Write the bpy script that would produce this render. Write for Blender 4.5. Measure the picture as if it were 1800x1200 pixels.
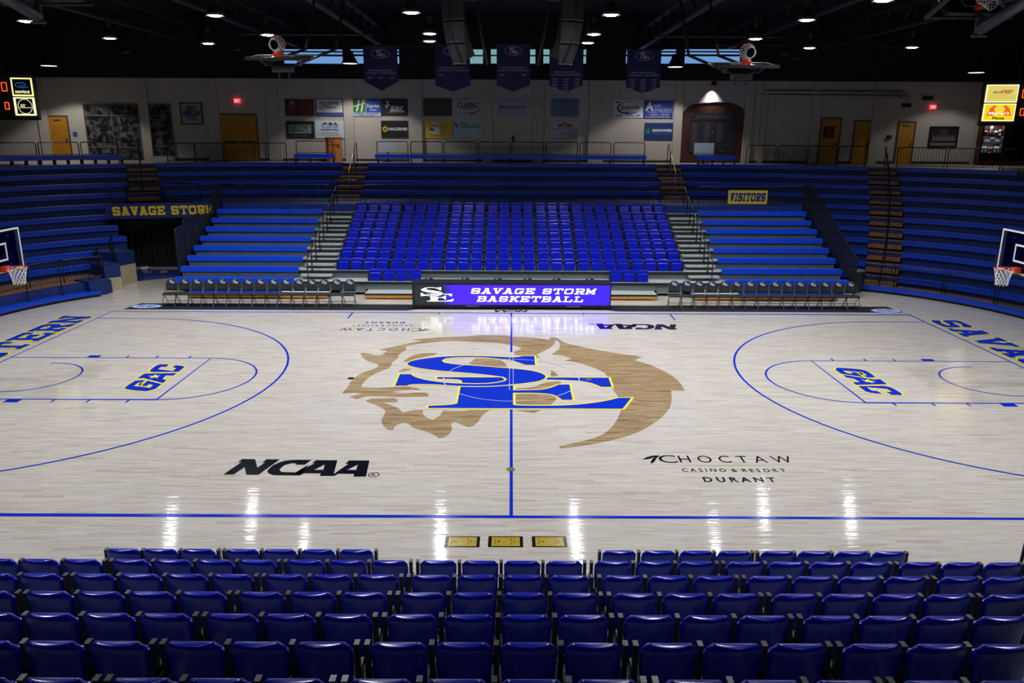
import bpy, bmesh, math, random
from mathutils import Vector, Matrix
from mathutils.geometry import tessellate_polygon
random.seed(7)
sc = bpy.context.scene
for o in list(bpy.data.objects): bpy.data.objects.remove(o)
col = sc.collection
PI = math.pi
# ------------------------------------------------------------------ camera
F, CAM = 1369.376, Vector((-0.0247, -19.7438, 6.3859))
PITCH, YAW, ROLL = 0.26517, 0.00194, 0.00491
fw = Vector((math.sin(YAW)*math.cos(PITCH), math.cos(YAW)*math.cos(PITCH), -math.sin(PITCH)))
rt = Vector((math.cos(YAW), -math.sin(YAW), 0)); up = rt.cross(fw)
cr = math.cos(ROLL)*rt + math.sin(ROLL)*up; cu = -math.sin(ROLL)*rt + math.cos(ROLL)*up
cd = bpy.data.cameras.new('camera'); cam = bpy.data.objects.new('camera', cd); col.objects.link(cam)
cd.sensor_width = 36; cd.lens = 36*F/1800; cd.clip_end = 300; cd.clip_start = .05
mw = Matrix.Identity(4)
for i, v in enumerate((cr, cu, -fw)):
    for j in range(3): mw[j][i] = v[j]
mw.translation = CAM; cam.matrix_world = mw; sc.camera = cam
# ------------------------------------------------------------------ world, exposure
w = bpy.data.worlds.new('world'); sc.world = w; w.use_nodes = True
w.node_tree.nodes['Background'].inputs[0].default_value = (.5, .65, 1, 1)
w.node_tree.nodes['Background'].inputs[1].default_value = .06
sc.view_settings.view_transform = 'Standard'; sc.view_settings.look = 'None'
sc.view_settings.exposure = 0; sc.view_settings.gamma = 1; sc.view_settings.use_curve_mapping = False
sc.cycles.max_bounces = 6; sc.cycles.diffuse_bounces = 3; sc.cycles.glossy_bounces = 3
sc.cycles.transparent_max_bounces = 12; sc.cycles.sample_clamp_indirect = 10; sc.cycles.caustics_reflective = False
sc.cycles.use_denoising = True
LAMP_W, DOME_W, SPOT_W = 840, 560, 330        # watts of the court lamps, the dome lamps and the wall spot
LAMP_COL = (.93, .97, 1)

def ray(x, y): return cr*((x-900)/F) - cu*((y-600)/F) + fw
def at(x, y, X=None, Y=None, Z=None):           # a point of the place seen at photo position x, y, on a given plane
    d = ray(x, y)
    t = (X-CAM.x)/d.x if X is not None else (Y-CAM.y)/d.y if Y is not None else (Z-CAM.z)/d.z
    return CAM + d*t
def pr(p):
    q = Vector(p)-CAM; z = q.dot(fw)
    return 900+F*q.dot(cr)/z, 600-F*q.dot(cu)/z
# ------------------------------------------------------------------ materials
def mat(name, c, rough=.5, metal=0, emit=None, es=1, spec=.5, noise=0, nscale=20, bump=0, coat=0):
    m = bpy.data.materials.new(name); m.use_nodes = True; nt = m.node_tree; b = nt.nodes['Principled BSDF']
    b.inputs['Base Color'].default_value = (*c, 1); b.inputs['Roughness'].default_value = rough
    b.inputs['Metallic'].default_value = metal; b.inputs['Specular IOR Level'].default_value = spec
    if coat: b.inputs['Coat Weight'].default_value = coat; b.inputs['Coat Roughness'].default_value = .06
    if emit: b.inputs['Emission Color'].default_value = (*emit, 1); b.inputs['Emission Strength'].default_value = es
    if noise or bump:
        g = nt.nodes.new('ShaderNodeNewGeometry'); n = nt.nodes.new('ShaderNodeTexNoise')
        n.inputs['Scale'].default_value = nscale; n.inputs['Detail'].default_value = 4
        nt.links.new(g.outputs['Position'], n.inputs['Vector'])
        if noise:
            r = nt.nodes.new('ShaderNodeValToRGB')
            r.color_ramp.elements[0].position = .3; r.color_ramp.elements[1].position = .7
            r.color_ramp.elements[0].color = (*[x*(1-noise) for x in c], 1); r.color_ramp.elements[1].color = (*[min(1, x*(1+noise)) for x in c], 1)
            nt.links.new(n.outputs['Fac'], r.inputs['Fac']); nt.links.new(r.outputs['Color'], b.inputs['Base Color'])
        if bump:
            bp = nt.nodes.new('ShaderNodeBump'); bp.inputs['Strength'].default_value = bump; bp.inputs['Distance'].default_value = .02
            nt.links.new(n.outputs['Fac'], bp.inputs['Height']); nt.links.new(bp.outputs['Normal'], b.inputs['Normal'])
    return m
def wood_floor(name, c1, c2, c3, streak=.8, dark=(.72, .69, .66)):
    m = bpy.data.materials.new(name); m.use_nodes = True; nt = m.node_tree; b = nt.nodes['Principled BSDF']; N = nt.nodes.new; L = nt.links.new
    g = N('ShaderNodeNewGeometry'); bk = N('ShaderNodeTexBrick')
    sp = N('ShaderNodeSeparateXYZ'); L(g.outputs['Position'], sp.inputs[0])
    # each strip row is shifted by its own random amount so that the butt joints do not line up
    mu = N('ShaderNodeMath'); mu.operation = 'MULTIPLY'; mu.inputs[1].default_value = 1/.058; L(sp.outputs['Y'], mu.inputs[0])
    fl = N('ShaderNodeMath'); fl.operation = 'FLOOR'; L(mu.outputs[0], fl.inputs[0])
    wn = N('ShaderNodeTexWhiteNoise'); wn.noise_dimensions = '1D'; L(fl.outputs[0], wn.inputs['W'])
    ma = N('ShaderNodeMath'); ma.operation = 'MULTIPLY_ADD'; ma.inputs[1].default_value = 7.3; L(wn.outputs['Value'], ma.inputs[0]); L(sp.outputs['X'], ma.inputs[2])
    dv = N('ShaderNodeMath'); dv.operation = 'MULTIPLY'; dv.inputs[1].default_value = 1/.75; L(ma.outputs[0], dv.inputs[0])
    fx = N('ShaderNodeMath'); fx.operation = 'FLOOR'; L(dv.outputs[0], fx.inputs[0])
    cb = N('ShaderNodeCombineXYZ'); L(fx.outputs[0], cb.inputs[0]); L(fl.outputs[0], cb.inputs[1])
    w2 = N('ShaderNodeTexWhiteNoise'); w2.noise_dimensions = '2D'; L(cb.outputs[0], w2.inputs['Vector'])
    r = N('ShaderNodeValToRGB'); e = r.color_ramp.elements
    e[0].position = 0; e[0].color = (*c2, 1); e[1].position = 1; e[1].color = (*c1, 1)
    x = e.new(.12); x.color = (*[(p+q)/2 for p, q in zip(c1, c2)], 1); x = e.new(.5); x.color = (*c3, 1)
    L(w2.outputs['Value'], r.inputs['Fac'])
    mp = N('ShaderNodeMapping'); mp.inputs['Scale'].default_value = (1.6, 45, 1); L(g.outputs['Position'], mp.inputs['Vector'])
    n = N('ShaderNodeTexNoise'); n.inputs['Scale'].default_value = 1; n.inputs['Detail'].default_value = 5; L(mp.outputs[0], n.inputs['Vector'])
    r2 = N('ShaderNodeValToRGB'); r2.color_ramp.elements[0].position = .3; r2.color_ramp.elements[0].color = (*dark, 1); r2.color_ramp.elements[1].position = .62; r2.color_ramp.elements[1].color = (1, 1, 1, 1)
    L(n.outputs['Fac'], r2.inputs['Fac'])
    mx = N('ShaderNodeMix'); mx.data_type = 'RGBA'; mx.blend_type = 'MULTIPLY'; mx.inputs['Factor'].default_value = streak
    L(r.outputs['Color'], mx.inputs[6]); L(r2.outputs['Color'], mx.inputs[7]); L(mx.outputs[2], b.inputs['Base Color'])
    m3 = N('ShaderNodeMapping'); m3.inputs['Scale'].default_value = (.6, 13, 1); L(g.outputs['Position'], m3.inputs['Vector'])
    n3 = N('ShaderNodeTexNoise'); n3.inputs['Scale'].default_value = 1; n3.inputs['Detail'].default_value = 3; L(m3.outputs[0], n3.inputs['Vector'])
    bp = N('ShaderNodeBump'); bp.inputs['Strength'].default_value = 1; bp.inputs['Distance'].default_value = .0032
    L(n3.outputs['Fac'], bp.inputs['Height']); L(bp.outputs['Normal'], b.inputs['Normal'])
    b.inputs['Roughness'].default_value = .07; b.inputs['Specular IOR Level'].default_value = .5
    return m
def block_wall(name, c):
    m = bpy.data.materials.new(name); m.use_nodes = True; nt = m.node_tree; b = nt.nodes['Principled BSDF']; N = nt.nodes.new; L = nt.links.new
    g = N('ShaderNodeNewGeometry'); sp = N('ShaderNodeSeparateXYZ'); L(g.outputs['Position'], sp.inputs[0])
    cb = N('ShaderNodeCombineXYZ'); L(sp.outputs['X'], cb.inputs[0]); L(sp.outputs['Z'], cb.inputs[1])
    bk = N('ShaderNodeTexBrick'); bk.inputs['Scale'].default_value = 1; bk.inputs['Brick Width'].default_value = .4; bk.inputs['Row Height'].default_value = .2
    bk.inputs['Mortar Size'].default_value = .008; L(cb.outputs[0], bk.inputs['Vector'])
    bk.inputs['Color1'].default_value = (*c, 1); bk.inputs['Color2'].default_value = (*[x*.93 for x in c], 1); bk.inputs['Mortar'].default_value = (*[x*.82 for x in c], 1)
    L(bk.outputs['Color'], b.inputs['Base Color']); b.inputs['Roughness'].default_value = .7
    bp = N('ShaderNodeBump'); bp.inputs['Strength'].default_value = .3; bp.inputs['Distance'].default_value = .01; bp.invert = True
    L(bk.outputs['Fac'], bp.inputs['Height']); L(bp.outputs['Normal'], b.inputs['Normal'])
    return m
def mesh_cloth(name, c, a):
    m = mat(name, c, .8); nt = m.node_tree; b = nt.nodes['Principled BSDF']; N = nt.nodes.new
    t = N('ShaderNodeBsdfTransparent'); mx = N('ShaderNodeMixShader'); mx.inputs[0].default_value = a
    nt.links.new(t.outputs[0], mx.inputs[1]); nt.links.new(b.outputs[0], mx.inputs[2])
    nt.links.new(mx.outputs[0], nt.nodes['Material Output'].inputs[0]); return m
M = {}
M['maple'] = wood_floor('maple_floor', (.63, .578, .525), (.50, .435, .375), (.585, .527, .474))
M['tan'] = wood_floor('stained_maple', (.47, .335, .19), (.25, .155, .075), (.41, .285, .155), 1, (.42, .36, .30))
M['line'] = mat('blue_paint', (.003, .024, .46), .16, spec=.3, noise=.06, nscale=3)
M['yellow'] = mat('yellow_paint', (.78, .66, .05), .16, noise=.05, nscale=3)
M['blackpaint'] = mat('black_paint', (.004, .004, .009), .16, spec=.25, noise=.2, nscale=4)
M['gold'] = mat('gold_sticker', (.42, .30, .02), .2, noise=.1, nscale=15)
M['brass'] = mat('brass_plate', (.25, .2, .05), .35, .8, noise=.2, nscale=30)
M['seat'] = mat('seat_blue_plastic', (.004, .012, .48), .2, noise=.08, nscale=12, spec=.7)
M['bench'] = mat('bench_blue_plastic', (.001, .062, .70), .42, noise=.08, nscale=8)
M['bench_old'] = mat('terrace_bench_blue', (.001, .050, .54), .42, noise=.1, nscale=8)
M['riser'] = mat('terrace_blue_paint', (.004, .020, .13), .6, noise=.2, nscale=5)
M['fascia'] = mat('walkway_blue_paint', (.004, .03, .26), .6, noise=.15, nscale=5)
M['post'] = mat('black_post', (.008, .008, .01), .4, noise=.3, nscale=30)
M['cap'] = mat('grey_cap', (.07, .07, .075), .35, noise=.1, nscale=50)
M['black'] = mat('black_steel', (.006, .006, .008), .35, noise=.2, nscale=20)
M['matte'] = mat('black_vinyl', (.008, .009, .012), .5, noise=.3, nscale=8)
M['deck'] = mat('grey_deck', (.44, .47, .47), .5, noise=.12, nscale=6)
M['deckriser'] = mat('grey_riser', (.33, .39, .38), .5, noise=.12, nscale=6)
M['nose'] = mat('black_nosing', (.012, .012, .014), .5, noise=.2, nscale=9)
M['orange_wood'] = mat('orange_board', (.55, .24, .03), .4, noise=.25, nscale=9)
M['brown'] = mat('brown_step', (.23, .10, .035), .55, noise=.35, nscale=7)
M['beige'] = mat('beige_panel', (.42, .36, .22), .6, noise=.15, nscale=18)
M['wall'] = block_wall('painted_block', (.46, .43, .40))
M['pilaster'] = mat('painted_pilaster', (.42, .39, .36), .7, noise=.06, nscale=10)
M['dark'] = mat('black_ceiling', (.010, .011, .016), .9, noise=.3, nscale=3)
M['truss'] = mat('dark_steel', (.014, .014, .017), .6, noise=.2, nscale=8)
M['base'] = mat('dark_baseboard', (.03, .03, .03), .5, noise=.2, nscale=10)
M['concrete'] = mat('concourse_floor', (.30, .27, .24), .5, noise=.15, nscale=4)
M['doorwood'] = mat('oak_door', (.44, .20, .014), .45, noise=.25, nscale=12)
M['doorframe'] = mat('bronze_frame', (.10, .065, .03), .5, noise=.1, nscale=12)
M['steel'] = mat('brushed_steel', (.45, .45, .45), .3, .9, noise=.1, nscale=40)
M['white'] = mat('white_paint', (.80, .80, .78), .4, noise=.04, nscale=12)
M['net'] = mat('white_net', (.85, .85, .85), .8, noise=.05, nscale=40)
M['rim'] = mat('orange_rim', (.75, .05, .012), .35, noise=.08, nscale=20)
M['redpanel'] = mat('red_pad', (.5, .012, .02), .5, noise=.1, nscale=10)
M['grey'] = mat('speaker_grille', (.020, .021, .025), .6, noise=.3, nscale=60)
M['lampshade'] = mat('aluminium_reflector', (.02, .02, .024), .5, 0, noise=.1, nscale=30)
M['lampglow'] = mat('lamp_lens', (1, 1, 1), .5, emit=(.88, .94, 1), es=120, noise=.02)
M['domeglow'] = mat('dome_lens', (1, 1, 1), .5, emit=(.95, .95, 1), es=2.2, noise=.02)
M['exit'] = mat('exit_red', (.5, .02, .02), .5, emit=(1, .05, .08), es=1.6, noise=.02)
M['exitw'] = mat('exit_letters', (1, .5, .5), .5, emit=(1, .35, .35), es=1.5, noise=.02)
M['sky'] = mat('window_pane', (.1, .15, .2), .1, emit=(.20, .42, .85), es=.75, noise=.02)
M['netting'] = mesh_cloth('dark_netting', (.002, .005, .013), .66)
M['curtain'] = mat('black_curtain', (.004, .004, .006), .9, noise=.4, nscale=4)
M['podium'] = mat('orange_barrel_wood', (.50, .17, .03), .5, noise=.2, nscale=14)
M['banner'] = mat('navy_banner', (.008, .010, .075), .8, noise=.15, nscale=4)
M['bannertext'] = mat('silver_print', (.34, .35, .42), .6, noise=.1, nscale=20)
M['maroon'] = mat('maroon_wood', (.055, .014, .012), .4, noise=.3, nscale=9)
M['plaque'] = mat('dark_plaque', (.02, .018, .028), .35, noise=.2, nscale=20)
M['silver'] = mat('silver_lettering', (.4, .4, .42), .4, noise=.1, nscale=20)
M['screenlamp'] = mat('led_text', (1, 1, 1), .5, emit=(.95, .97, 1), es=1.35, noise=.02)
M['digit'] = mat('led_digit', (1, .1, 0), .5, emit=(1, .09, .005), es=2, noise=.02)
M['signlit'] = mat('lit_yellow_sign', (.9, .8, .3), .5, emit=(1, .88, .30), es=1.35, noise=.02)
M['signlit2'] = mat('lit_white_sign', (.9, .8, .3), .5, emit=(1, .93, .46), es=1.45, noise=.02)
M['caselight'] = mat('case_strip_light', (1, 1, 1), .5, emit=(.9, .88, 1), es=2, noise=.02)
M['rug'] = mat('blue_mat', (.006, .02, .16), .7, noise=.2, nscale=6)
COLS = {}
def C_(r, g, b, rough=.45):
    k = (round(r, 3), round(g, 3), round(b, 3), rough)
    if k not in COLS: COLS[k] = mat('print_%03d' % len(COLS), (r, g, b), rough, noise=.06, nscale=15)
    return COLS[k]
def glow(c, es=1.0):
    k = ('g', c, es)
    if k not in COLS: COLS[k] = mat('lit_print_%03d' % len(COLS), c, .5, emit=c, es=es, noise=.02)
    return COLS[k]
def glass_mat():
    m = bpy.data.materials.new('clear_glass'); m.use_nodes = True; nt = m.node_tree; N = nt.nodes.new
    nt.nodes.remove(nt.nodes['Principled BSDF'])
    t = N('ShaderNodeBsdfTransparent'); t.inputs[0].default_value = (.85, .92, .9, 1); gl = N('ShaderNodeBsdfGlossy'); gl.inputs['Roughness'].default_value = .03
    f = N('ShaderNodeFresnel'); f.inputs[0].default_value = 1.45; mx = N('ShaderNodeMixShader')
    nt.links.new(f.outputs[0], mx.inputs[0]); nt.links.new(t.outputs[0], mx.inputs[1]); nt.links.new(gl.outputs[0], mx.inputs[2])
    nt.links.new(mx.outputs[0], nt.nodes['Material Output'].inputs[0]); return m
M['glass'] = glass_mat()
def screen_mat():
    m = bpy.data.materials.new('led_screen'); m.use_nodes = True; nt = m.node_tree; b = nt.nodes['Principled BSDF']; N = nt.nodes.new; L = nt.links.new
    tc = N('ShaderNodeTexCoord'); sp = N('ShaderNodeSeparateXYZ'); L(tc.outputs['Generated'], sp.inputs[0])
    n = N('ShaderNodeTexNoise'); n.inputs['Scale'].default_value = 6; n.inputs['Detail'].default_value = 4; L(tc.outputs['Generated'], n.inputs['Vector'])
    ad = N('ShaderNodeMath'); ad.operation = 'MULTIPLY_ADD'; ad.inputs[1].default_value = .12; L(n.outputs['Fac'], ad.inputs[0]); L(sp.outputs['X'], ad.inputs[2])
    r = N('ShaderNodeValToRGB'); e = r.color_ramp.elements
    e[0].position = .20; e[0].color = (.004, .008, .012, 1); e[1].position = 1; e[1].color = (.022, .004, .75, 1)
    x = e.new(.27); x.color = (.03, .004, .6, 1); x = e.new(.5); x.color = (.040, .005, .75, 1); x = e.new(.75); x.color = (.022, .003, .66, 1)
    L(ad.outputs[0], r.inputs['Fac']); L(r.outputs['Color'], b.inputs['Emission Color']); b.inputs['Emission Strength'].default_value = 2.2
    b.inputs['Base Color'].default_value = (.01, .01, .01, 1); b.inputs['Roughness'].default_value = .3; return m
M['screen'] = screen_mat()
# ------------------------------------------------------------------ mesh building
class MB:
    def __init__(s): s.v = []; s.f = []; s.smooth = False
    def add(s, vs, fs, T=None):
        n = len(s.v); s.v += [tuple(T @ Vector(v)) if T else tuple(v) for v in vs]; s.f += [tuple(i+n for i in f) for f in fs]; return s
    def box(s, x0, y0, z0, x1, y1, z1, T=None):
        x0, x1 = min(x0, x1), max(x0, x1); y0, y1 = min(y0, y1), max(y0, y1); z0, z1 = min(z0, z1), max(z0, z1)
        return s.add([(x0,y0,z0),(x1,y0,z0),(x1,y1,z0),(x0,y1,z0),(x0,y0,z1),(x1,y0,z1),(x1,y1,z1),(x0,y1,z1)],
                     [(0,3,2,1),(4,5,6,7),(0,1,5,4),(1,2,6,5),(2,3,7,6),(3,0,4,7)], T)
    def prism(s, poly, z0, z1, T=None):                     # closed solid over a plan polygon
        a = sum(poly[i][0]*poly[(i+1) % len(poly)][1]-poly[(i+1) % len(poly)][0]*poly[i][1] for i in range(len(poly)))
        if a < 0: poly = poly[::-1]
        n = len(poly); vs = [(p[0], p[1], z0) for p in poly]+[(p[0], p[1], z1) for p in poly]
        tri = tessellate_polygon([[Vector((p[0], p[1], 0)) for p in poly]])
        fs = []
        for t in tri:
            A, B, Cc = [poly[i] for i in t]
            ccw = (B[0]-A[0])*(Cc[1]-A[1])-(B[1]-A[1])*(Cc[0]-A[0]) > 0
            u = t if ccw else t[::-1]
            fs.append(tuple(i+n for i in u)); fs.append(tuple(u[::-1]))
        fs += [(i, (i+1) % n, (i+1) % n+n, i+n) for i in range(n)]
        return s.add(vs, fs, T)
    def flat(s, loops, T=None, z=0):                         # a flat shape, first loop is the outline, others are holes
        pts = [Vector((p[0], p[1], 0)) for l in loops for p in l]
        tri = tessellate_polygon([[Vector((p[0], p[1], 0)) for p in l] for l in loops]); fs = []
        for t in tri:
            A, B, Cc = [pts[i] for i in t]
            fs.append(tuple(t) if (B.x-A.x)*(Cc.y-A.y)-(B.y-A.y)*(Cc.x-A.x) > 0 else tuple(t[::-1]))
        return s.add([(p.x, p.y, z) for p in pts], fs, T)
    def tube(s, pts, r, n=6, closed=False, T=None):
        pts = [Vector(p) for p in pts]; m = len(pts); vs = []; fs = []; prev = None
        for i, p in enumerate(pts):
            a = pts[i-1] if (i > 0 or closed) else p; b = pts[(i+1) % m] if (i < m-1 or closed) else p
            d = (b-a).normalized() if (b-a).length > 1e-9 else Vector((0, 0, 1))
            if prev is None: ref = Vector((0, 0, 1)) if abs(d.z) < .9 else Vector((1, 0, 0)); x = ref.cross(d).normalized()
            else: x = (prev-d*prev.dot(d)).normalized()
            prev = x; y = d.cross(x)
            vs += [tuple(p+r*(math.cos(2*PI*k/n)*x+math.sin(2*PI*k/n)*y)) for k in range(n)]
        for i in range(m if closed else m-1):
            j = (i+1) % m
            fs += [(i*n+k, i*n+(k+1) % n, j*n+(k+1) % n, j*n+k) for k in range(n)]
        if not closed: fs += [tuple(range(n))[::-1], tuple(range((m-1)*n, m*n))]
        return s.add(vs, fs, T)
    def lathe(s, prof, n=16, T=None):
        vs = []; fs = []
        for r, z in prof: vs += [(r*math.cos(2*PI*k/n), r*math.sin(2*PI*k/n), z) for k in range(n)]
        for i in range(len(prof)-1): fs += [(i*n+k, i*n+(k+1) % n, (i+1)*n+(k+1) % n, (i+1)*n+k) for k in range(n)]
        if prof[0][0] > 1e-6: fs.append(tuple(range(n))[::-1])
        if prof[-1][0] > 1e-6: fs.append(tuple(range((len(prof)-1)*n, len(prof)*n)))
        return s.add(vs, fs, T)
    def build(s, name, m, parent=None, bevel=0, smooth=False):
        me = bpy.data.meshes.new(name); me.from_pydata(s.v, [], s.f); me.update()
        if m: me.materials.append(M[m] if isinstance(m, str) else m)
        if smooth: me.polygons.foreach_set('use_smooth', [True]*len(me.polygons))
        o = bpy.data.objects.new(name, me); col.objects.link(o)
        if parent: o.parent = parent
        if bevel:
            b = o.modifiers.new('bevel', 'BEVEL'); b.width = bevel; b.segments = 2; b.limit_method = 'ANGLE'
        return o
def tag(o, label=None, cat=None, group=None, kind=None):
    for k, v in (('label', label), ('category', cat), ('group', group), ('kind', kind)):
        if v: o[k] = v
    return o
def thing(name, label, cat, loc=(0, 0, 0), rz=0, group=None, rot=None):
    o = bpy.data.objects.new(name, None); col.objects.link(o); o.location = loc; o.rotation_euler = rot or (0, 0, rz); o.empty_display_size = .1
    return tag(o, label, cat, group)
def struct(name, mb, m, parent=None, **k):
    o = mb.build(name, m, parent, **k)
    if not parent: o['kind'] = 'structure'
    return o
def copy_tree(o, parent=None):
    c = o.copy(); col.objects.link(c)
    if parent: c.parent = parent
    for ch in list(o.children): copy_tree(ch, c)
    return c
ORD = 'first second third fourth fifth sixth seventh eighth ninth tenth eleventh twelfth thirteenth fourteenth fifteenth sixteenth seventeenth eighteenth nineteenth twentieth twenty-first twenty-second twenty-third twenty-fourth twenty-fifth twenty-sixth twenty-seventh twenty-eighth'.split()
# ------------------------------------------------------------------ lettering
def text_mb(s, T, w=None, h=None, bold=0, shear=0, align='CENTER', stretch=True, mb=None, spacing=1):
    """Letters as flat mesh in the xy plane of T, centred, fitted to width w and height h."""
    cu_ = bpy.data.curves.new('t', 'FONT'); cu_.body = s; cu_.align_x = 'LEFT'; cu_.offset = bold; cu_.shear = shear; cu_.resolution_u = 3; cu_.space_character = spacing
    ob = bpy.data.objects.new('t', cu_); col.objects.link(ob)
    dg = bpy.context.evaluated_depsgraph_get(); me = ob.evaluated_get(dg).to_mesh()
    vs = [v.co.copy() for v in me.vertices]; fs = [tuple(p.vertices) for p in me.polygons]
    ob.evaluated_get(dg).to_mesh_clear(); bpy.data.objects.remove(ob); bpy.data.curves.remove(cu_)
    if not vs: return mb or MB()
    x0, x1 = min(v.x for v in vs), max(v.x for v in vs); y0, y1 = min(v.y for v in vs), max(v.y for v in vs)
    sx = w/(x1-x0) if w else None; sy = h/(y1-y0) if h else None
    if sx is None: sx = sy
    if sy is None: sy = sx
    if not stretch: sx = sy = min(sx, sy)
    mb = mb or MB()
    return mb.add([((v.x-(x0+x1)/2)*sx, (v.y-(y0+y1)/2)*sy, 0) for v in vs], fs, T)
GL = {  # slab capitals as strokes on a unit square
 'S': [[(.86,.72),(.86,.8),(.75,.89),(.25,.89),(.13,.8),(.13,.6),(.25,.52),(.75,.48),(.87,.4),(.87,.2),(.75,.11),(.25,.11),(.14,.2),(.14,.28)]],
 'A': [[(.2,.05),(.46,.93)],[(.8,.05),(.54,.93)],[(.28,.32),(.72,.32)],[(0,.07),(.38,.07)],[(.62,.07),(1,.07)],[(.28,.93),(.6,.93)]],
 'V': [[(.2,.95),(.48,.08)],[(.8,.95),(.52,.08)],[(0,.93),(.4,.93)],[(.6,.93),(1,.93)]],
 'G': [[(.87,.72),(.87,.8),(.75,.89),(.25,.89),(.13,.78),(.13,.22),(.25,.11),(.75,.11),(.87,.22),(.87,.44),(.55,.44)]],
 'E': [[(.22,0),(.22,1)],[(.03,.91),(.94,.91)],[(.2,.5),(.66,.5)],[(.03,.09),(.94,.09)],[(.88,.7),(.88,.95)],[(.88,.05),(.88,.3)],[(.64,.38),(.64,.62)]],
 'T': [[(.5,0),(.5,1)],[(.02,.91),(.98,.91)],[(.08,.68),(.08,.95)],[(.92,.68),(.92,.95)],[(.28,.07),(.72,.07)]],
 'O': [[(.25,.89),(.75,.89),(.87,.78),(.87,.22),(.75,.11),(.25,.11),(.13,.22),(.13,.78),(.25,.89)]],
 'R': [[(.22,0),(.22,1)],[(.03,.9),(.75,.9),(.87,.8),(.87,.6),(.75,.49),(.2,.49)],[(.55,.46),(.84,.04)],[(.02,.07),(.44,.07)],[(.64,.07),(1,.07)]],
 'M': [[(.15,0),(.15,1)],[(.85,0),(.85,1)],[(.15,.95),(.5,.3)],[(.85,.95),(.5,.3)],[(0,.07),(.32,.07)],[(.68,.07),(1,.07)],[(0,.93),(.25,.93)],[(.75,.93),(1,.93)]],
 'N': [[(.17,0),(.17,1)],[(.83,0),(.83,1)],[(.17,.95),(.83,.05)],[(0,.07),(.36,.07)],[(0,.93),(.25,.93)],[(.64,.93),(1,.93)]],
 'I': [[(.5,0),(.5,1)],[(.12,.07),(.88,.07)],[(.12,.93),(.88,.93)]],
 'B': [[(.2,0),(.2,1)],[(.03,.9),(.72,.9),(.85,.8),(.85,.62),(.75,.51),(.2,.51)],[(.75,.51),(.88,.4),(.88,.2),(.75,.1),(.03,.1)]],
 'K': [[(.2,0),(.2,1)],[(.25,.4),(.85,.95)],[(.42,.55),(.86,.05)],[(.02,.07),(.4,.07)],[(.02,.93),(.4,.93)],[(.62,.93),(1,.93)],[(.64,.07),(1,.07)]],
 'L': [[(.25,0),(.25,1)],[(.03,.93),(.48,.93)],[(.03,.09),(.94,.09)],[(.88,.05),(.88,.38)]],
 'H': [[(.2,0),(.2,1)],[(.8,0),(.8,1)],[(.2,.5),(.8,.5)],[(.02,.07),(.4,.07)],[(.02,.93),(.4,.93)],[(.6,.07),(.98,.07)],[(.6,.93),(.98,.93)]],
 'U': [[(.18,.95),(.18,.22),(.3,.11),(.7,.11),(.82,.22),(.82,.95)],[(.02,.93),(.36,.93)],[(.64,.93),(.98,.93)]],
}
def slab_mb(s, T, w, h, t=.19, ow=0, shear=0, space=.14, narrow={'I': .55, ' ': .5}, mb=None):
    """Slab capitals centred in a w by h field; ow widens every stroke for an outline."""
    mb = mb or MB(); zi = 0; adv = [narrow.get(c, 1) for c in s]; tot = sum(adv)+space*(len(s)-1); u = w/tot; x = -w/2
    for c, a in zip(s, adv):
        for st in GL.get(c, []):
            for (ax, ay), (bx, by) in zip(st, st[1:]):
                A = Vector((x+ax*u*a, (ay-.5)*h)); B = Vector((x+bx*u*a, (by-.5)*h)); d = B-A
                if d.length < 1e-6: continue
                d.normalize(); n = Vector((-d.y, d.x))
                th = (t*h*.5)*abs(n.y)+(t*u*.5*1.05)*abs(n.x)+ow; e = ow+(th-ow)*.35
                q = [A-d*e+n*th, A-d*e-n*th, B+d*e-n*th, B+d*e+n*th]
                lim = lambda p: (min(max(p.x, x-ow-.02*u), x+u*a+ow+.02*u), min(max(p.y, -h/2-ow), h/2+ow))
                q = [lim(p) for p in q]; zi += .0001; q = [(p[0]+shear*p[1], p[1], zi) for p in q]
                mb.add(q, [(0, 1, 2, 3)], T)
        x += u*(a+space)
    return mb
def offset_poly(P, d):
    n = len(P); a = sum(P[i][0]*P[(i+1) % n][1]-P[(i+1) % n][0]*P[i][1] for i in range(n)); s = 1 if a > 0 else -1; out = []
    for i in range(n):
        p0, p1, p2 = Vector(P[i-1]), Vector(P[i]), Vector(P[(i+1) % n]); e1 = (p1-p0).normalized(); e2 = (p2-p1).normalized()
        n1 = Vector((e1.y, -e1.x))*s; n2 = Vector((e2.y, -e2.x))*s; m = n1+n2
        if m.length < .3: m = n1
        m.normalize(); k = d/max(.45, m.dot(n1)); out.append(tuple(p1+m*k))
    return out

def smooth(P, k=3, corner=48):
    """rounds the gentle bends of a traced outline and keeps its sharp corners"""
    n = len(P); P = [Vector(p) for p in P]; tan = []
    for i in range(n):
        a, b = P[i]-P[i-1], P[(i+1) % n]-P[i]
        if a.length < 1e-5 or b.length < 1e-5: tan.append(None); continue
        tan.append(None if math.degrees(a.angle(b)) > corner else (P[(i+1) % n]-P[i-1]).normalized())
    out = []
    for i in range(n):
        p, q = P[i], P[(i+1) % n]; L_ = (q-p).length; d = (q-p)
        t0 = tan[i]*L_ if tan[i] is not None else d; t1 = tan[(i+1) % n]*L_ if tan[(i+1) % n] is not None else d
        for j in range(k):
            u = j/k; h0, h1, h2, h3 = 2*u**3-3*u*u+1, u**3-2*u*u+u, -2*u**3+3*u*u, u**3-u*u
            out.append(tuple(p*h0+t0*h1+q*h2+t1*h3))
    return out
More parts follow.
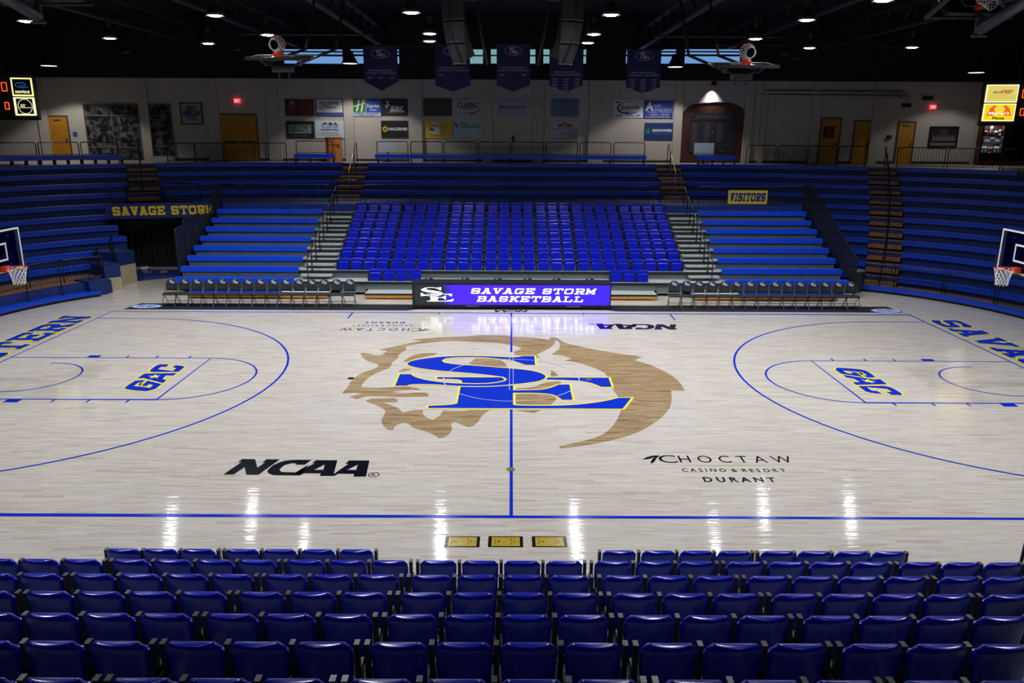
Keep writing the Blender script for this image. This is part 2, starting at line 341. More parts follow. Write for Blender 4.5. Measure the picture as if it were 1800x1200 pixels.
# ================================================================== THE SETTING
YW, ZC = 25.0, 4.653                                  # back wall, concourse level
ZT = at(900, 140, Y=YW).z                             # top of the painted wall
floor = struct('floor', MB().box(-32, -24, -.12, 32, YW, 0), 'maple')
mark_n = [0]
def mark(name, mb, m, z=.003):
    o = mb.build(name, m, floor); o.location.z = z; return o
def strip(pts, wd, mb=None, closed=False):               # a painted line of even width
    mb = mb or MB(); n = len(pts); L, Rr = [], []
    for i in range(n):
        p = Vector(pts[i]); a = Vector(pts[i-1]) if (i or closed) else p; b = Vector(pts[(i+1) % n]) if (i < n-1 or closed) else p
        d = (b-a).normalized(); nn = Vector((-d.y, d.x)); k = wd/2
        if a != p and b != p:
            d1 = (p-a).normalized(); k = k/max(.5, abs(d1.dot(d)))
        L.append(p+nn*k); Rr.append(p-nn*k)
    vs = [(*p, 0) for p in L]+[(*p, 0) for p in Rr]
    fs = [(i, i+n, (i+1) % n+n, (i+1) % n) for i in range(n if closed else n-1)]
    return mb.add(vs, fs)
HX, HY = 14.40, 7.67
mark('boundary_line', strip([(-HX, -HY), (HX, -HY), (HX, HY), (-HX, HY)], .07, closed=True), 'line')
mark('centre_line', strip([(0, -HY), (0, -.98)], .06, strip([(0, 2.55), (0, HY)], .06)), 'line', .0034)
for sx in (-1, 1):
    r = 6.62; cx = 12.80*1; a0 = math.asin(6.66/r) if r > 6.66 else PI/2-.03
    pts = [(sx*HX, 6.60)]+[(sx*(cx-r*math.sin(t)), r*math.cos(t)) for t in [i*PI/60 for i in range(2, 59)]]+[(sx*HX, -6.60)]
    mark('three_point_line', strip(pts, .06), 'line')
    mark('free_throw_lane', strip([(sx*HX, 1.79), (sx*8.65, 1.79), (sx*8.65, -1.79), (sx*HX, -1.79)], .05), 'line')
    mark('free_throw_arc', strip([(sx*(8.65-1.79*math.sin(t)), 1.79*math.cos(t)) for t in [i*PI/32 for i in range(33)]], .05), 'line', .0034)
    mark('restricted_area_arc', strip([(sx*12.95, 1.24)]+[(sx*(12.80-1.24*math.sin(t)), 1.24*math.cos(t)) for t in [i*PI/32 for i in range(33)]]+[(sx*12.95, -1.24)], .05), 'line')
    tk = MB()
    for sy in (-1, 1):
        tk.box(sx*11.9, sy*1.82, 0, sx*12.25, sy*2.02, .001)
        for q in (9.3, 10.25, 11.1): tk.add([(sx*q-.025, sy*1.80, 0), (sx*q+.025, sy*1.80, 0), (sx*q+.025, sy*2.0, 0), (sx*q-.025, sy*2.0, 0)], [(0, 1, 2, 3) if sy > 0 else (3, 2, 1, 0)])
    mark('lane_block_marks', tk, 'line')
    bm = MB(); e = 6.05 if sx < 0 else 6.05
    for X in (5.72,): strip([(sx*X, HY), (sx*(X+.0), HY-.95)], .05, bm)
    mark('coaching_box_line', bm, 'line', .0034)
hm = MB()
for X in (-2.6, 2.6): strip([(X, HY), (X, HY-.2)], .05, hm)
mark('substitution_tick', hm, 'line', .0034)
# -- the tan animal head in the centre circle, traced on the floor
ZA = lambda x, y: tuple(at(600+x/5.453, 580+y/5.453, Z=0).xy)
ZB = lambda x, y: ZA(x+1636, y)
big = [ZA(*p) for p in [(665,92),(800,80),(1000,68),(1260,55),(1400,47),(1600,52)]]+[ZB(*p) for p in [(0,62),(150,68),(300,85),(358,95),(360,72),(395,68),(430,75),(470,100),(520,125),(600,145),(760,180),(900,205),(1050,228),(1252,258),(1172,288),(1300,325),(1430,380),(1550,450),(1620,520),(1655,580),(1525,578),(1530,650),(1518,730),(1460,810),(1380,880),(1200,980),(1000,1045),(700,1105),(470,1135),(445,1115),(600,1080),(800,1030),(920,965),(1000,870),(1040,780),(1050,740),(1040,690),(1015,635),(960,560),(905,430),(860,395),(740,345),(600,305),(505,292),(575,275),(480,245),(370,235),(440,190),(460,150),(445,112),(412,90),(415,120),(350,180),(240,235),(265,262),(215,270),(110,243)]]+[ZA(*p) for p in [(1740,247),(1665,240),(1655,212),(1690,195),(1726,176),(1690,158),(1636,146),(1500,125),(1250,112),(1020,105),(850,120),(700,140),(610,160),(625,185),(560,225),(540,270),(490,310),(465,355),(390,390),(300,430),(235,480),(195,530),(200,548),(400,552),(640,542),(720,555),(765,575),(640,574),(490,590),(560,603),(720,598),(800,600),(835,615),(830,635),(700,640),(500,640),(250,635),(150,662),(70,640),(190,608),(120,602),(10,610),(20,590),(60,550),(100,480),(200,410),(340,360),(355,325),(260,300),(205,260),(185,220),(240,222),(330,240),(390,240),(440,200),(355,192),(460,168),(560,145),(680,120),(780,103)]]
bm = MB().flat([smooth(big)])
for poly in ([(228,680),(290,655),(500,652),(540,668),(535,692),(400,695),(460,715),(540,745),(590,790),(680,770),(770,765),(785,772),(780,800),(820,840),(880,860),(940,820),(980,770),(1180,775),(1220,768),(1420,766),(1350,820),(1310,880),(1260,920),(1215,930),(1150,905),(1080,880),(1055,905),(1060,960),(1000,1020),(940,1038),(910,1020),(850,985),(750,955),(680,930),(640,895),(600,890),(530,910),(490,960),(440,950),(400,910),(385,860),(420,790),(410,760),(330,720)],
             [(1285,272),(1500,275),(1560,310),(1592,352),(1400,345),(1215,325)], [(595,300),(680,245),(780,222),(920,220),(880,242),(720,272),(625,310)], [(540,402),(600,370),(680,370),(640,385)],
             [(2011,385),(2045,400),(2080,440),(2008,445)], [(1671,560),(1836,545),(1966,500),(2091,490),(2111,505),(1966,560),(1666,576)], [(1671,612),(1890,612),(2016,625),(2062,655),(2006,716),(1676,716)], [(1656,766),(1916,766),(1846,797)]):
    bm.flat([smooth([ZA(*p) for p in poly])])
mark('stained_animal_head', bm, 'tan', .002)
E_P = [ZA(*p) for p in [(918,452),(2561,457),(2591,545),(2491,545),(2396,508),(2286,488),(2136,480),(1966,476),(1655,476),(1645,578),(1786,576),(1916,571),(2006,553),(2066,530),(2091,522),(2186,522),(2216,670),(2116,670),(2076,640),(2016,617),(1886,604),(1736,602),(1645,602),(1645,716),(1676,722),(1886,726),(2136,722),(2336,708),(2486,688),(2586,668),(2666,650),(2779,650),(2696,755),(830,748),(838,727),(950,722),(1060,715),(1112,703),(1150,512),(1158,492),(1140,479),(1080,471),(918,468)]]
S_P = [ZA(*p) for p in [(1746,250),(1850,250),(1858,337),(1766,335),(1700,312),(1636,293),(1500,275),(1400,266),(1250,260),(1100,262),(1000,272),(962,292),(985,313),(1100,330),(1250,340),(1450,355),(1636,370),(1786,385),(1886,405),(1945,430),(1957,450),(1940,470),(1886,490),(1786,506),(1636,522),(1400,538),(1100,535),(900,522),(700,520),(655,524),(625,535),(515,535),(562,423),(665,423),(700,447),(780,472),(860,488),(1000,505),(1150,514),(1300,518),(1450,511),(1560,492),(1588,472),(1555,450),(1400,430),(1200,410),(1000,395),(850,380),(720,360),(655,342),(628,325),(655,305),(720,287),(850,268),(1000,254),(1200,249),(1400,252),(1550,259),(1636,262),(1700,258)]]
E_P, S_P = smooth(E_P, 3, 38), smooth(S_P, 3, 38)
mark('school_letter_outline', MB().flat([offset_poly(E_P, .06)]), 'yellow', .004)
mark('school_letter_e', MB().flat([E_P]), 'line', .0048)
mark('school_letter_outline', MB().flat([offset_poly(S_P, .06)]), 'yellow', .0056)
mark('school_letter_s', MB().flat([S_P]), 'line', .0064)
mark('centre_circle', strip([(1.8*math.cos(t)-.0, 1.8*math.sin(t)) for t in [i*2*PI/64 for i in range(64)]], .022, strip([(-.05, -.95), (-.05, 2.5)], .012, strip([(.05, -.95), (.05, 2.5)], .012)), closed=True), C_(.56, .53, .52, .1), .0072)
# -- conference letters inside the lanes, the same mark turned half round at the other end
ZG = lambda x, y: tuple(at(200+x/10.906, 600+y/10.906, Z=0).xy)
gac = [[(205,890),(300,820),(420,748),(600,742),(545,790),(470,790),(385,855),(690,890),(755,835),(680,820),(620,858),(530,850),(650,752),(920,818),(800,910),(640,957),(400,940),(240,915)],
       [(440,712),(590,617),(1215,605),(1145,655),(1000,655),(935,720),(1018,745),(940,800),(575,705)],
       [(690,560),(720,530),(800,470),(880,437),(1060,440),(1010,487),(905,490),(850,535),(1130,565),(1195,515),(1125,497),(1180,455),(1320,470),(1357,492),(1240,585),(760,590),(705,578)]]
star = [(800,632),(823,656),(895,656),(840,675),(848,705),(785,690),(690,712),(722,682),(660,664),(760,660)]
for s in (1, -1):
    f2 = lambda poly, s=s: [(s*p[0]+(0 if s > 0 else -.03), s*p[1]+(0 if s > 0 else -.05)) for p in map(lambda q: ZG(*q), poly)]
    mb = MB()
    for i, p in enumerate(gac): mark('conference_letter_outline', MB().flat([offset_poly(f2(p), .05)]), 'yellow', .003+.0002*i)
    for p in gac: mb.flat([f2(p)])
    mark('conference_letters', mb, 'line', .0042); mark('conference_star', MB().flat([f2(star)]), 'yellow', .005)
# -- association letters and resort lettering, each twice
ZN = lambda x, y: tuple(at(380+x/6, 790+y/6, Z=0).xy)
ncaa = [[[(75,263),(270,130),(228,135),(275,100),(410,102),(435,190),(520,135),(487,138),(530,103),(672,103),(445,267),(318,267),(300,185),(185,263)]],
        [[(1005,110),(935,160),(833,160),(850,146),(790,145),(720,165),(676,200),(668,215),(690,237),(838,241),(980,155),(880,273),(600,270),(552,250),(538,228),(560,200),(600,165),(680,130),(750,114),(850,108)]],
        [[(1055,112),(1278,112),(1235,278),(1090,278),(1105,252),(930,250),(880,273),(835,243),(1040,145),(1010,145)], [(1145,158),(1030,215),(1130,215)]],
        [[(1400,115),(1617,115),(1580,285),(1447,285),(1455,258),(1290,255),(1245,278),(1215,275),(1395,150),(1360,152)], [(1495,160),(1378,215),(1475,215)]]]
ZCH = lambda x, y: tuple(at(1110+x/6, 780+y/6, Z=0).xy)
def floor_text(mb, s, x0, y0, x1, y1, sgn, bold=0):
    a, b, c = Vector(ZCH(x0, y1)), Vector(ZCH(x1, y1)), Vector(ZCH((x0+x1)/2, y0)); d = Vector(ZCH((x0+x1)/2, y1))
    ctr = (c+d)/2
    T = Matrix.Rotation(0 if sgn > 0 else PI, 4, 'Z') @ Matrix.Translation((ctr.x, ctr.y, 0))
    return text_mb(s, T, (b-a).length, (c-d).length, bold, mb=mb)
for s in (1, -1):
    mb = MB(); off = (0, 0) if s > 0 else (.12, .05)
    for g in ncaa: mb.flat([[(s*p[0]+off[0], s*p[1]+off[1]) for p in map(lambda q: ZN(*q), l)] for l in g])
    c = Vector(ZN(1662, 265)); strip([(s*(c.x+.1*math.cos(t))+off[0], s*(c.y+.1*math.sin(t))+off[1]) for t in [i*PI/12 for i in range(24)]], .02, mb, True)
    text_mb('R', Matrix.Translation((off[0], off[1], 0)) @ Matrix.Rotation(0 if s > 0 else PI, 4, 'Z') @ Matrix.Translation((c.x, c.y, 0)), .09, .1, .01, mb=mb)
    mark('association_letters', mb, 'blackpaint')
    mb = MB()
    floor_text(mb, 'C', 285, 120, 475, 200, s); floor_text(mb, 'H O C T A W', 495, 128, 1690, 197, s); floor_text(mb, 'C A S I N O  &  R E S O R T', 530, 262, 1625, 296, s, .012); floor_text(mb, 'D U R A N T', 755, 352, 1520, 403, s, .03)
    for p in ([(118,165),(160,140),(225,124),(290,122),(240,140),(180,160)], [(200,200),(215,165),(262,125),(300,124),(262,150),(245,185),(215,207)]):
        mb.flat([[(s*q[0], s*q[1]) for q in map(lambda v: ZCH(*v), p)]])
    mark('resort_lettering', mb, 'blackpaint')
    mark('resort_rule', strip([tuple(s*v for v in ZCH(690, 230)), tuple(s*v for v in ZCH(1410, 226))], .012), 'gold')
# -- end line words, small sideline letters, stickers, floor plates
for s, wd in ((1, 'SAVAGE STORM'), (-1, 'SOUTHEASTERN')):
    T = Matrix.Translation((s*15.17, 0, 0)) @ Matrix.Rotation(-s*PI/2, 4, 'Z')
    mark('end_line_word_outline', slab_mb(wd, T, 13.7, 1.05, .2, .07), 'yellow'); mark('end_line_word', slab_mb(wd, T, 13.7, 1.05, .2), 'line', .012)
mark('sideline_letters', text_mb('NCAA', Matrix.Translation((0, 8.0, 0)) @ Matrix.Rotation(PI, 4, 'Z'), 1.25, .32, .05, .3), 'blackpaint')
for q in ((898, 825), (617, 665), (1035, 667)):
    p = at(*q, Z=0); mark('floor_socket_plate', MB().lathe([(.085, 0), (.085, .001), (.07, .0025), (0, .0025)], 20, Matrix.Translation(p)), 'brass' if q[0] != 617 else 'blackpaint', .008)
for i, (xa, xb) in enumerate(((791, 834), (868, 909), (944, 987))):
    a, b = at(xa, 961, Z=0), at(xb, 943, Z=0); t = thing('floor_sticker', ('%s of three gold court-diagram stickers in a row between near sideline and seats' % ('first', 'middle', 'last')[i]), 'sticker', ((a.x+b.x)/2, (a.y+b.y)/2, .001), 0, 'floor stickers')
    hw, hh = .28, .17
    MB().box(-hw, -hh, 0, hw, hh, .002).build('border', 'blackpaint', t)
    MB().box(-hw+.055, -hh+.03, .002, hw-.05, hh-.03, .003).build('face', 'gold', t)
    mb = strip([(-.17, -.10), (-.17, .10)], .008); strip([(.09, -.1), (.09, -.03), (.15, -.03), (.15, .03), (.09, .03), (.09, .1)], .008, mb); strip([(-.11+.02*math.cos(k*PI/4), .02*math.sin(k*PI/4)) for k in range(8)], .012, mb, True); strip([(.19, 0), (.2, 0)], .02, mb)
    strip([(-.16, .115), (.17, .115)], .005, mb); o = mb.build('court_diagram', 'blackpaint', t); o.location.z = .0035
# ------------------------------------------------------------------ rings of the fixed terraces
RC, RX, RY = 17.303, 10.29, 5.112
RK = lambda k: RC-.796*k
ZK = lambda k: ZC-.418*k
def rp(u, R):                                     # u: metres along the straight, beyond +-10.29 degrees round the corner
    s = 1 if u >= 0 else -1; a = abs(u)
    if a <= RX: return (u, RY+R)
    t = math.radians(a-RX); return (s*(RX+R*math.sin(t)), RY+R*math.cos(t))
def us(u0, u1):
    u0, u1 = min(u0, u1), max(u0, u1); L = [u0]
    for b in [-RX-x for x in range(96, -1, -4)]+[RX+x for x in range(0, 97, 4)]:
        if u0+1e-3 < b < u1-1e-3: L.append(b)
    return L+[u1]
def seg(mb, u0, u1, Ra, Rb, z0, z1):
    L = us(u0, u1); n = len(L)
    vs = [(*rp(u, R), z) for u in L for R, z in ((Ra, z0), (Rb, z0), (Rb, z1), (Ra, z1))]; fs = [(0, 1, 2, 3), tuple(4*(n-1)+i for i in (3, 2, 1, 0))]
    for i in range(n-1):
        a, b = 4*i, 4*i+4
        fs += [(a+3, a+2, b+2, b+3), (a, b, b+1, a+1), (a, a+3, b+3, b), (a+1, b+1, b+2, a+2)]
    return mb.add(vs, fs)
def u_at(px, R, z, lo=-90, hi=90):                 # where along a ring the photo column px falls
    best = None; n = 1500
    for i in range(n+1):
        u = lo+(hi-lo)*i/n; p = (*rp(u, R), z); q = (Vector(p)-CAM).dot(fw)
        if q < 1: continue
        d = abs(pr(p)[0]-px)
        if best is None or d < best[0]: best = (d, u)
    return best[1]
cr_end = lambda k: RX+26.6+.44*k
r_beg = lambda k: RX+31.1+.77*k
l_end = [-RX-x for x in (31, 31.2, 31.6, 32.3, 35.5, 36.5, 35.8, 35, 41.6, 44.2)]
cl_beg = lambda k: -RX-26.4
cr_beg = lambda k: 8.93 if k < 4 else RX+math.degrees(math.asin((13.95-RX)/RK(k)))
ST = .12
sections = {'center': (range(0, 4), lambda k: -7.6, lambda k: 7.6), 'center_left': (range(0, 4), cl_beg, lambda k: -8.93), 'center_right': (range(0, 11), cr_beg, cr_end),
            'right': (range(0, 11), r_beg, lambda k: RX+84), 'left': (range(0, 10), lambda k: -RX-84, lambda k: l_end[k])}
WORD = {'center': 'behind the blue seats', 'center_left': 'above the left benches', 'center_right': 'beside the visitors sign', 'right': 'in the right corner', 'left': 'in the left corner'}
for nm, (ks, f0, f1) in sections.items():
    mb = MB()
    for k in ks:
        seg(mb, f0(k), f1(k), RK(k)+ST, RK(k-1)+ST+(.1 if k else 2.2), ZK(k)-.7, ZK(k)-.012)
    struct('terrace_'+nm, mb, 'riser')
    n = len(ks)
    for k in ks:
        e1 = f1(k)
        if nm == 'right' and k == 0: e1 = RX+48
        t = thing('terrace_bench', 'long blue bench %s, %s row %s' % (WORD[nm], 'top' if k == 0 else ('bottom' if k == n-1 else ORD[k]), 'down' if 0 < k < n-1 else 'of its block'), 'bench', (0, 0, 0), 0, 'benches '+WORD[nm])
        mb = MB(); g = .02
        um = [f0(k)+g]; a, b = f0(k)+g, e1-g
        seg(mb, a, b, RK(k), RK(k)+.30, ZK(k)-.01, ZK(k)+.02); mb.build('seat_board', 'bench_old', t)
        mb = seg(MB(), a, b, RK(k)+.012, RK(k)+.06, ZK(k)-.185, ZK(k)-.012); mb.build('front_skirt', 'bench_old', t)
# concourse floor round the top of the terraces
mb = seg(MB(), -RX-84, RX+84, RC+.42, RC+.9, ZC-.3, ZC-.004); mb.prism([rp(u, RC+.85) for u in us(-RX-84, RX+84)]+[(31, 6), (31, YW-.02), (-31, YW-.02), (-31, 6)], ZC-.3, ZC-.008)
struct('floor_concourse', mb, 'concrete')
# stairs with brown treads between the terrace blocks
def stair(name, ks, f0, f1, z_lo):
    mb = MB()
    for k in ks:
        seg(mb, f0(k), f1(k), RK(k)+.18, RK(k-1)+.2+(.3 if k == 0 else 0), ZK(k)-.7, ZK(k)-.015)
    o = struct(name, mb, 'riser'); st = MB()
    for k in ks:
        seg(st, f0(k)+.03, f1(k)-.03, RK(k)-.20, RK(k)+.175, ZK(k)-.36, ZK(k)-.21)
    st.build('half_step', 'brown', o)
    nz = MB()
    for k in ks: seg(nz, f0(k)+.03, f1(k)-.03, RK(k)+.165, RK(k)+.24, ZK(k)-.05, ZK(k)+.0)
    nz.build('step_nosing', 'brown', o)
stair('stairs_center_left', range(0, 4), lambda k: -8.93, lambda k: -7.6, 3)
stair('stairs_center_right', range(0, 4), lambda k: 7.6, lambda k: 8.93, 3)
stair('stairs_corner_right', range(0, 11), cr_end, r_beg, 0)
stair('stairs_corner_left', range(0, 4), lambda k: l_end[k], cl_beg, 3)
# walkway between the pull-out stands and the upper benches
ZWK = 3.03
mb = MB().prism([(-13.3, 16.62), (-9, 16.62), (9, 16.62), (13.45, 16.62)]+[rp(u, RK(3)+.14) for u in us(-RX-26.4, RX+11.5)][::-1], ZWK-.25, ZWK)
struct('floor_walkway', mb, 'riser')
struct('trim_walkway_fascia', MB().box(-13.3, 16.55, 2.70, 13.45, 16.615, ZWK+.02), 'fascia')
# kerbs on the court floor
mb = seg(MB(), RX+17, RX+84, 8.02, 8.5, .10, .21); struct('kerb_right', mb, 'bench_old')
struct('kerb_right_base', seg(MB(), RX+17, RX+84, 8.12, 8.5, 0, .099), 'matte'); struct('floor_right_deck', seg(MB(), RX+17, RX+84, 8.52, RK(10)+.1, .001, .12), 'brown')
mb = seg(MB(), -RX-84, -RX-48.5, 7.72, 8.2, .10, .21); struct('kerb_left', mb, 'bench_old')
struct('kerb_left_base', seg(MB(), -RX-84, -RX-48.5, 7.82, 8.2, 0, .099), 'matte')
mb = seg(MB(), -RX-84, -RX-44.2, 8.22, RK(9)+.2, 0, .52); struct('platform_left', mb, 'riser')
struct('platform_left_deck', seg(MB(), -RX-84, -RX-44.2, 8.5, RK(9)+.1, .521, .53), 'brown')
# stepped end blocks of the left stand beside the tunnel
for (xa, ya, xb, yb, yt, ym, dp) in ((160, 522, 193, 516, 490, 516, 1.0), (188, 512, 216, 508, 464, 486, 1.3), (213, 502, 242, 495, 439, 462, 1.3)):
    a, b = at(xa, ya, Z=0), at(xb, yb, Z=0); d = (b-a).normalized(); n = Vector((-d.y, d.x, 0))
    zt = at(xb, yt, Y=b.y).z; zm = max(.02, at(xb, ym, Y=b.y).z)
    q = [a.xy, b.xy, (b+n*dp).xy, (a+n*dp).xy]
    if zm > .1: struct('terrace_end_panel', MB().prism(q, .0, zm), 'beige')
    struct('terrace_end_block', MB().prism(q, zm+.001, zt), 'riser')
# ------------------------------------------------------------------ walls, ceiling
struct('wall_back', MB().box(-31, YW, 0, 31, YW+.3, ZT), 'wall')
struct('wall_back_upper', MB().box(-31, YW-.05, ZT+.001, 31, YW+.3, 12.4), 'dark')
struct('baseboard_back', MB().box(-30.9, YW-.03, ZC, 30.9, YW-.001, ZC+.13), 'base')
struct('wall_left', MB().box(-31.3, -24, -.1, -31, YW, 12.4), 'dark'); struct('wall_right', MB().box(31, -24, -.1, 31.3, YW, 12.4), 'dark')
struct('wall_front', MB().box(-31, -24.3, -.1, 31, -24, 12.4), 'dark')
struct('ceiling', MB().box(-31.3, -24.3, 12.4, 31.3, YW+.3, 12.6), 'dark')
WX = lambda px: at(px, 200, Y=YW).x
for a, b in ((247, 263), (363, 386), (470, 492), (605, 622), (718, 742), (848, 866), (938, 956), (1035, 1062), (1184, 1199), (1308, 1322), (1337, 1346), (1425, 1440), (1533, 1548), (1716, 1727), (68, 84)):
    struct('pilaster', MB().box(WX(a), YW-.16, ZC+.001, WX(b), YW-.001, ZT-.02), 'pilaster')
for i, (a, b) in enumerate(((500, 603), (617, 702), (768, 849), (863, 941), (955, 1030), (1100, 1188), (1203, 1300))):
    x0, x1 = at(a, 100, Y=YW).x, at(b, 100, Y=YW).x; z1, z0 = at(900, 87, Y=YW).z, at(900, 112, Y=YW).z
    zc = at((a+b)/2, 100, Y=YW).z-at(900, 100, Y=YW).z; z0 += zc; z1 += zc
    fr = MB().box(x0-.06, YW-.12, z0-.06, x1+.06, YW-.052, z0).box(x0-.06, YW-.12, z1, x1+.06, YW-.052, z1+.06).box(x0-.06, YW-.12, z0, x0, YW-.052, z1).box(x1, YW-.12, z0, x1+.06, YW-.052, z1)
    h = z1-z0
    for q, t in (((.58, .14), (.83, .1)) if i not in (2, 3, 4) else ((.56, .1),)): fr.box(x0, YW-.12, z0+q*h-t*h/2, x1, YW-.075, z0+q*h+t*h/2)
    o = struct('window_%d' % (i+1), fr, 'black'); MB().box(x0, YW-.07, z0, x1, YW-.052, z1).build('pane', glow((.30, .62, .66), .55) if i in (2, 3, 4) else 'sky', o)
# roof steel
for X in (-16.6, -11.6, -6.95, 6.95, 11.6, 16.6):
    mb = MB().box(X-.14, -20, 10.62, X+.14, YW-.06, 10.72).box(X-.14, -20, 11.5, X+.14, YW-.06, 11.6)
    for i in range(0, 44):
        y = -20+i; z = (10.72, 11.5) if i % 2 == 0 else (11.5, 10.72); mb.tube([(X, y, z[0]), (X, y+1, z[1])], .035, 5)
    struct('beam_roof_truss', mb, 'truss')
for (xa, ya, xb, yb, z) in ((425, 60, 658, 60, 10.35), (1150, 64, 1375, 70, 10.35), (1250, 79, 1600, 88, 10.4), (640, 80, 760, 80, 10.5)):
    a = at(xa, ya, Z=z); b = at(xb, yb, Y=a.y); struct('beam_cross_pipe', MB().tube([(a.x, a.y, z), (b.x, a.y, z)], .05, 8), 'truss')
# near stand and concourse under the camera
for y0, y1, z in ((-17.2, -16.2, 3.0), (-18.4, -17.2, 3.7), (-24, -18.4, 4.65)): struct('floor_near_terrace', MB().box(-30, y0+.001, 0, 30, y1, z), 'riser')
# ================================================================== PULL-OUT STANDS
NY = lambda j: 10.70+.75*j                        # nose of deck j, far stand
SEATZ = [at(900, py, Y=10.95+.75*j).z for j, py in enumerate((474, 455, 436.7, 419.3, 402.7, 386.7, 371.7, 356))]
NZ = lambda j: SEATZ[j]-.466 if j >= 0 else .22
def bleacher(label, x0, x1, xa0, xa1, benches, front):
    t = thing('pull_out_bleacher', label, 'bleacher', ((x0+x1)/2, NY(0), 0), 0, 'pull-out stand units'); ox, oy = (x0+x1)/2, NY(0)
    L = Matrix.Translation((-ox, -oy, 0))
    for sx_ in ((-1, 1) if not benches else ()):
        MB().box(sx_*5.8, NY(0)+.10, .10, sx_*6.85, NY(0)+.13, NZ(0)-.12, L).build('end_panel', C_(.24, .25, .26), t)
    for j in range(-1, 8):
        xs = front if j == -1 else [(x0, x1)]
        for a, b in xs:
            MB().box(a, NY(j)+.03, NZ(j)-.05, b, NY(j)+.95, NZ(j), L).build('deck', 'deck', t)
            MB().box(a, NY(j), NZ(j)-.115, b, NY(j)+.029, NZ(j)+.004, L).build('nosing', 'nose', t)
            if j >= 0: 
                mb = MB().box(a, NY(j)+.14, NZ(j-1)+.002, b, NY(j)+.16, NZ(j)-.052, L)
                for q in range(int((b-a)/1.6)+1): mb.box(min(b-.04, a+q*1.6), NY(j)+.09, NZ(j-1)+.002, min(b, a+q*1.6+.04), NY(j)+.138, NZ(j)-.052, L)
                mb.build('riser', 'deckriser', t)
            else:
                MB().box(a, NY(j)-.02, .05, b, NY(j)+.02, .15, L).build('kickboard', 'orange_wood', t)
    for j in (range(-1, 8) if benches else ()):
        a, b = benches
        if j == -1: a, b = (a+.9, b-.3) if a < 0 else (a+.3, b-.7)
        mb = MB().box(a, NY(j)-.10, NZ(j)+.10, b, NY(j)+.20, NZ(j)+.145, L).box(a, NY(j)-.10, NZ(j)-.06, b, NY(j)-.065, NZ(j)+.099, L)
        for q in range(int((b-a)/.46)): mb.box(a+.46*q+.44, NY(j)-.104, NZ(j)-.055, a+.46*q+.45, NY(j)-.1, NZ(j)+.14, L)
        mb.build('bench', 'bench', t, bevel=.012)
    if xa0 is not None:
        for j in range(0, 8):
            MB().box(xa0+.03, NY(j)-.33, (NZ(j-1) if j else 0)+.12, xa1-.03, NY(j)-.005, (NZ(j)+(NZ(j-1) if j else 0))/2+.03, L).build('aisle_step', 'deck', t)
    return t
bleacher('left pull-out bleacher bank with long blue benches beside the tunnel', -13.35, -7.15, -8.5, -7.2, (-13.35, -8.6), [(-12.5, -7.15)])
bleacher('middle pull-out bleacher carrying rows of blue tip-up seats behind scoring table', -7.145, 7.095, None, None, None, [(-5.7, 5.67)])
bleacher('right pull-out bleacher bank with long blue benches below visitors sign', 7.1, 13.4, 7.12, 8.4, (8.5, 13.35), [(7.1, 12.7)])
for X, w in ((-8.08, 'left'), (7.96, 'right')):
    for j in range(0, 8):
        p = [(0, 0, 0), (0, 0, .82), (0, .08, .9), (0, .62, 1.12), (0, .72, 1.05), (0, .72, (NZ(j+1) if j < 7 else ZWK)-NZ(j)+.002)]
        t = thing('aisle_handrail', 'black hoop handrail in the %s grey aisle, %s from the court' % (w, ORD[j]), 'handrail', (X, NY(j)+.08, NZ(j)), 0, 'aisle handrails')
        MB().tube(p, .022, 8).build('rail', 'black', t, smooth=True)
        MB().lathe([(.05, 0), (.05, .015)], 10).build('base_flange', 'black', t)
# dark side guards of the pull-out stands
t = thing('side_guard_net', 'dark netting guard rising along the right end of the pull-out benches', 'netting', (13.55, NY(0), 0))
side = [(NY(0)-.1, .55), (NY(7)+.9, 2.55), (NY(7)+1.0, 4.0), (NY(7)+.2, 4.0), (NY(0)+.2, 1.75), (NY(0)-.1, 1.5)]
TS = Matrix.Translation((0, -NY(0), 0)) @ Matrix(((0, 0, 1, 0), (1, 0, 0, 0), (0, 1, 0, 0), (0, 0, 0, 1)))
MB().prism(side, -.012, .012, TS).build('net_panel', 'netting', t)
rl = MB().tube([(.03, y-NY(0), z) for y, z in ((NY(0)-.1, .0), (NY(0)-.1, 1.55), (NY(7)+.2, 4.05), (NY(7)+1, 4.05), (NY(7)+1, 3.05))], .028, 8)
for j in (2, 4, 6): rl.tube([(.03, NY(j)-NY(0), .02), (.03, NY(j)-NY(0), 1.70+.316*j)], .022, 6)
rl.build('guard_frame', 'black', t)
t = thing('side_guard_net', 'small dark netting guard at the top end of left pull-out benches beside tunnel sign', 'netting', (-13.5, NY(6), 0))
MB().prism([(15.3, 2.3), (16.85, 2.75), (16.85, 3.95), (15.9, 3.55)], -.012, .012, Matrix.Translation((0, -NY(6), 0)) @ Matrix(((0, 0, 1, 0), (1, 0, 0, 0), (0, 1, 0, 0), (0, 0, 0, 1)))).build('net_panel', 'netting', t)
MB().tube([(0, 15.3-NY(6), 1.9), (0, 15.3-NY(6), 3.2), (0, NY(7)+.9-NY(6), 4.0), (0, NY(7)+.9-NY(6), 3.05)], .026, 8).build('guard_frame', 'black', t)
gp = [(307, 404), (321, 387), (335, 381.5), (350, 381), (364.5, 380.5), (378, 380)]
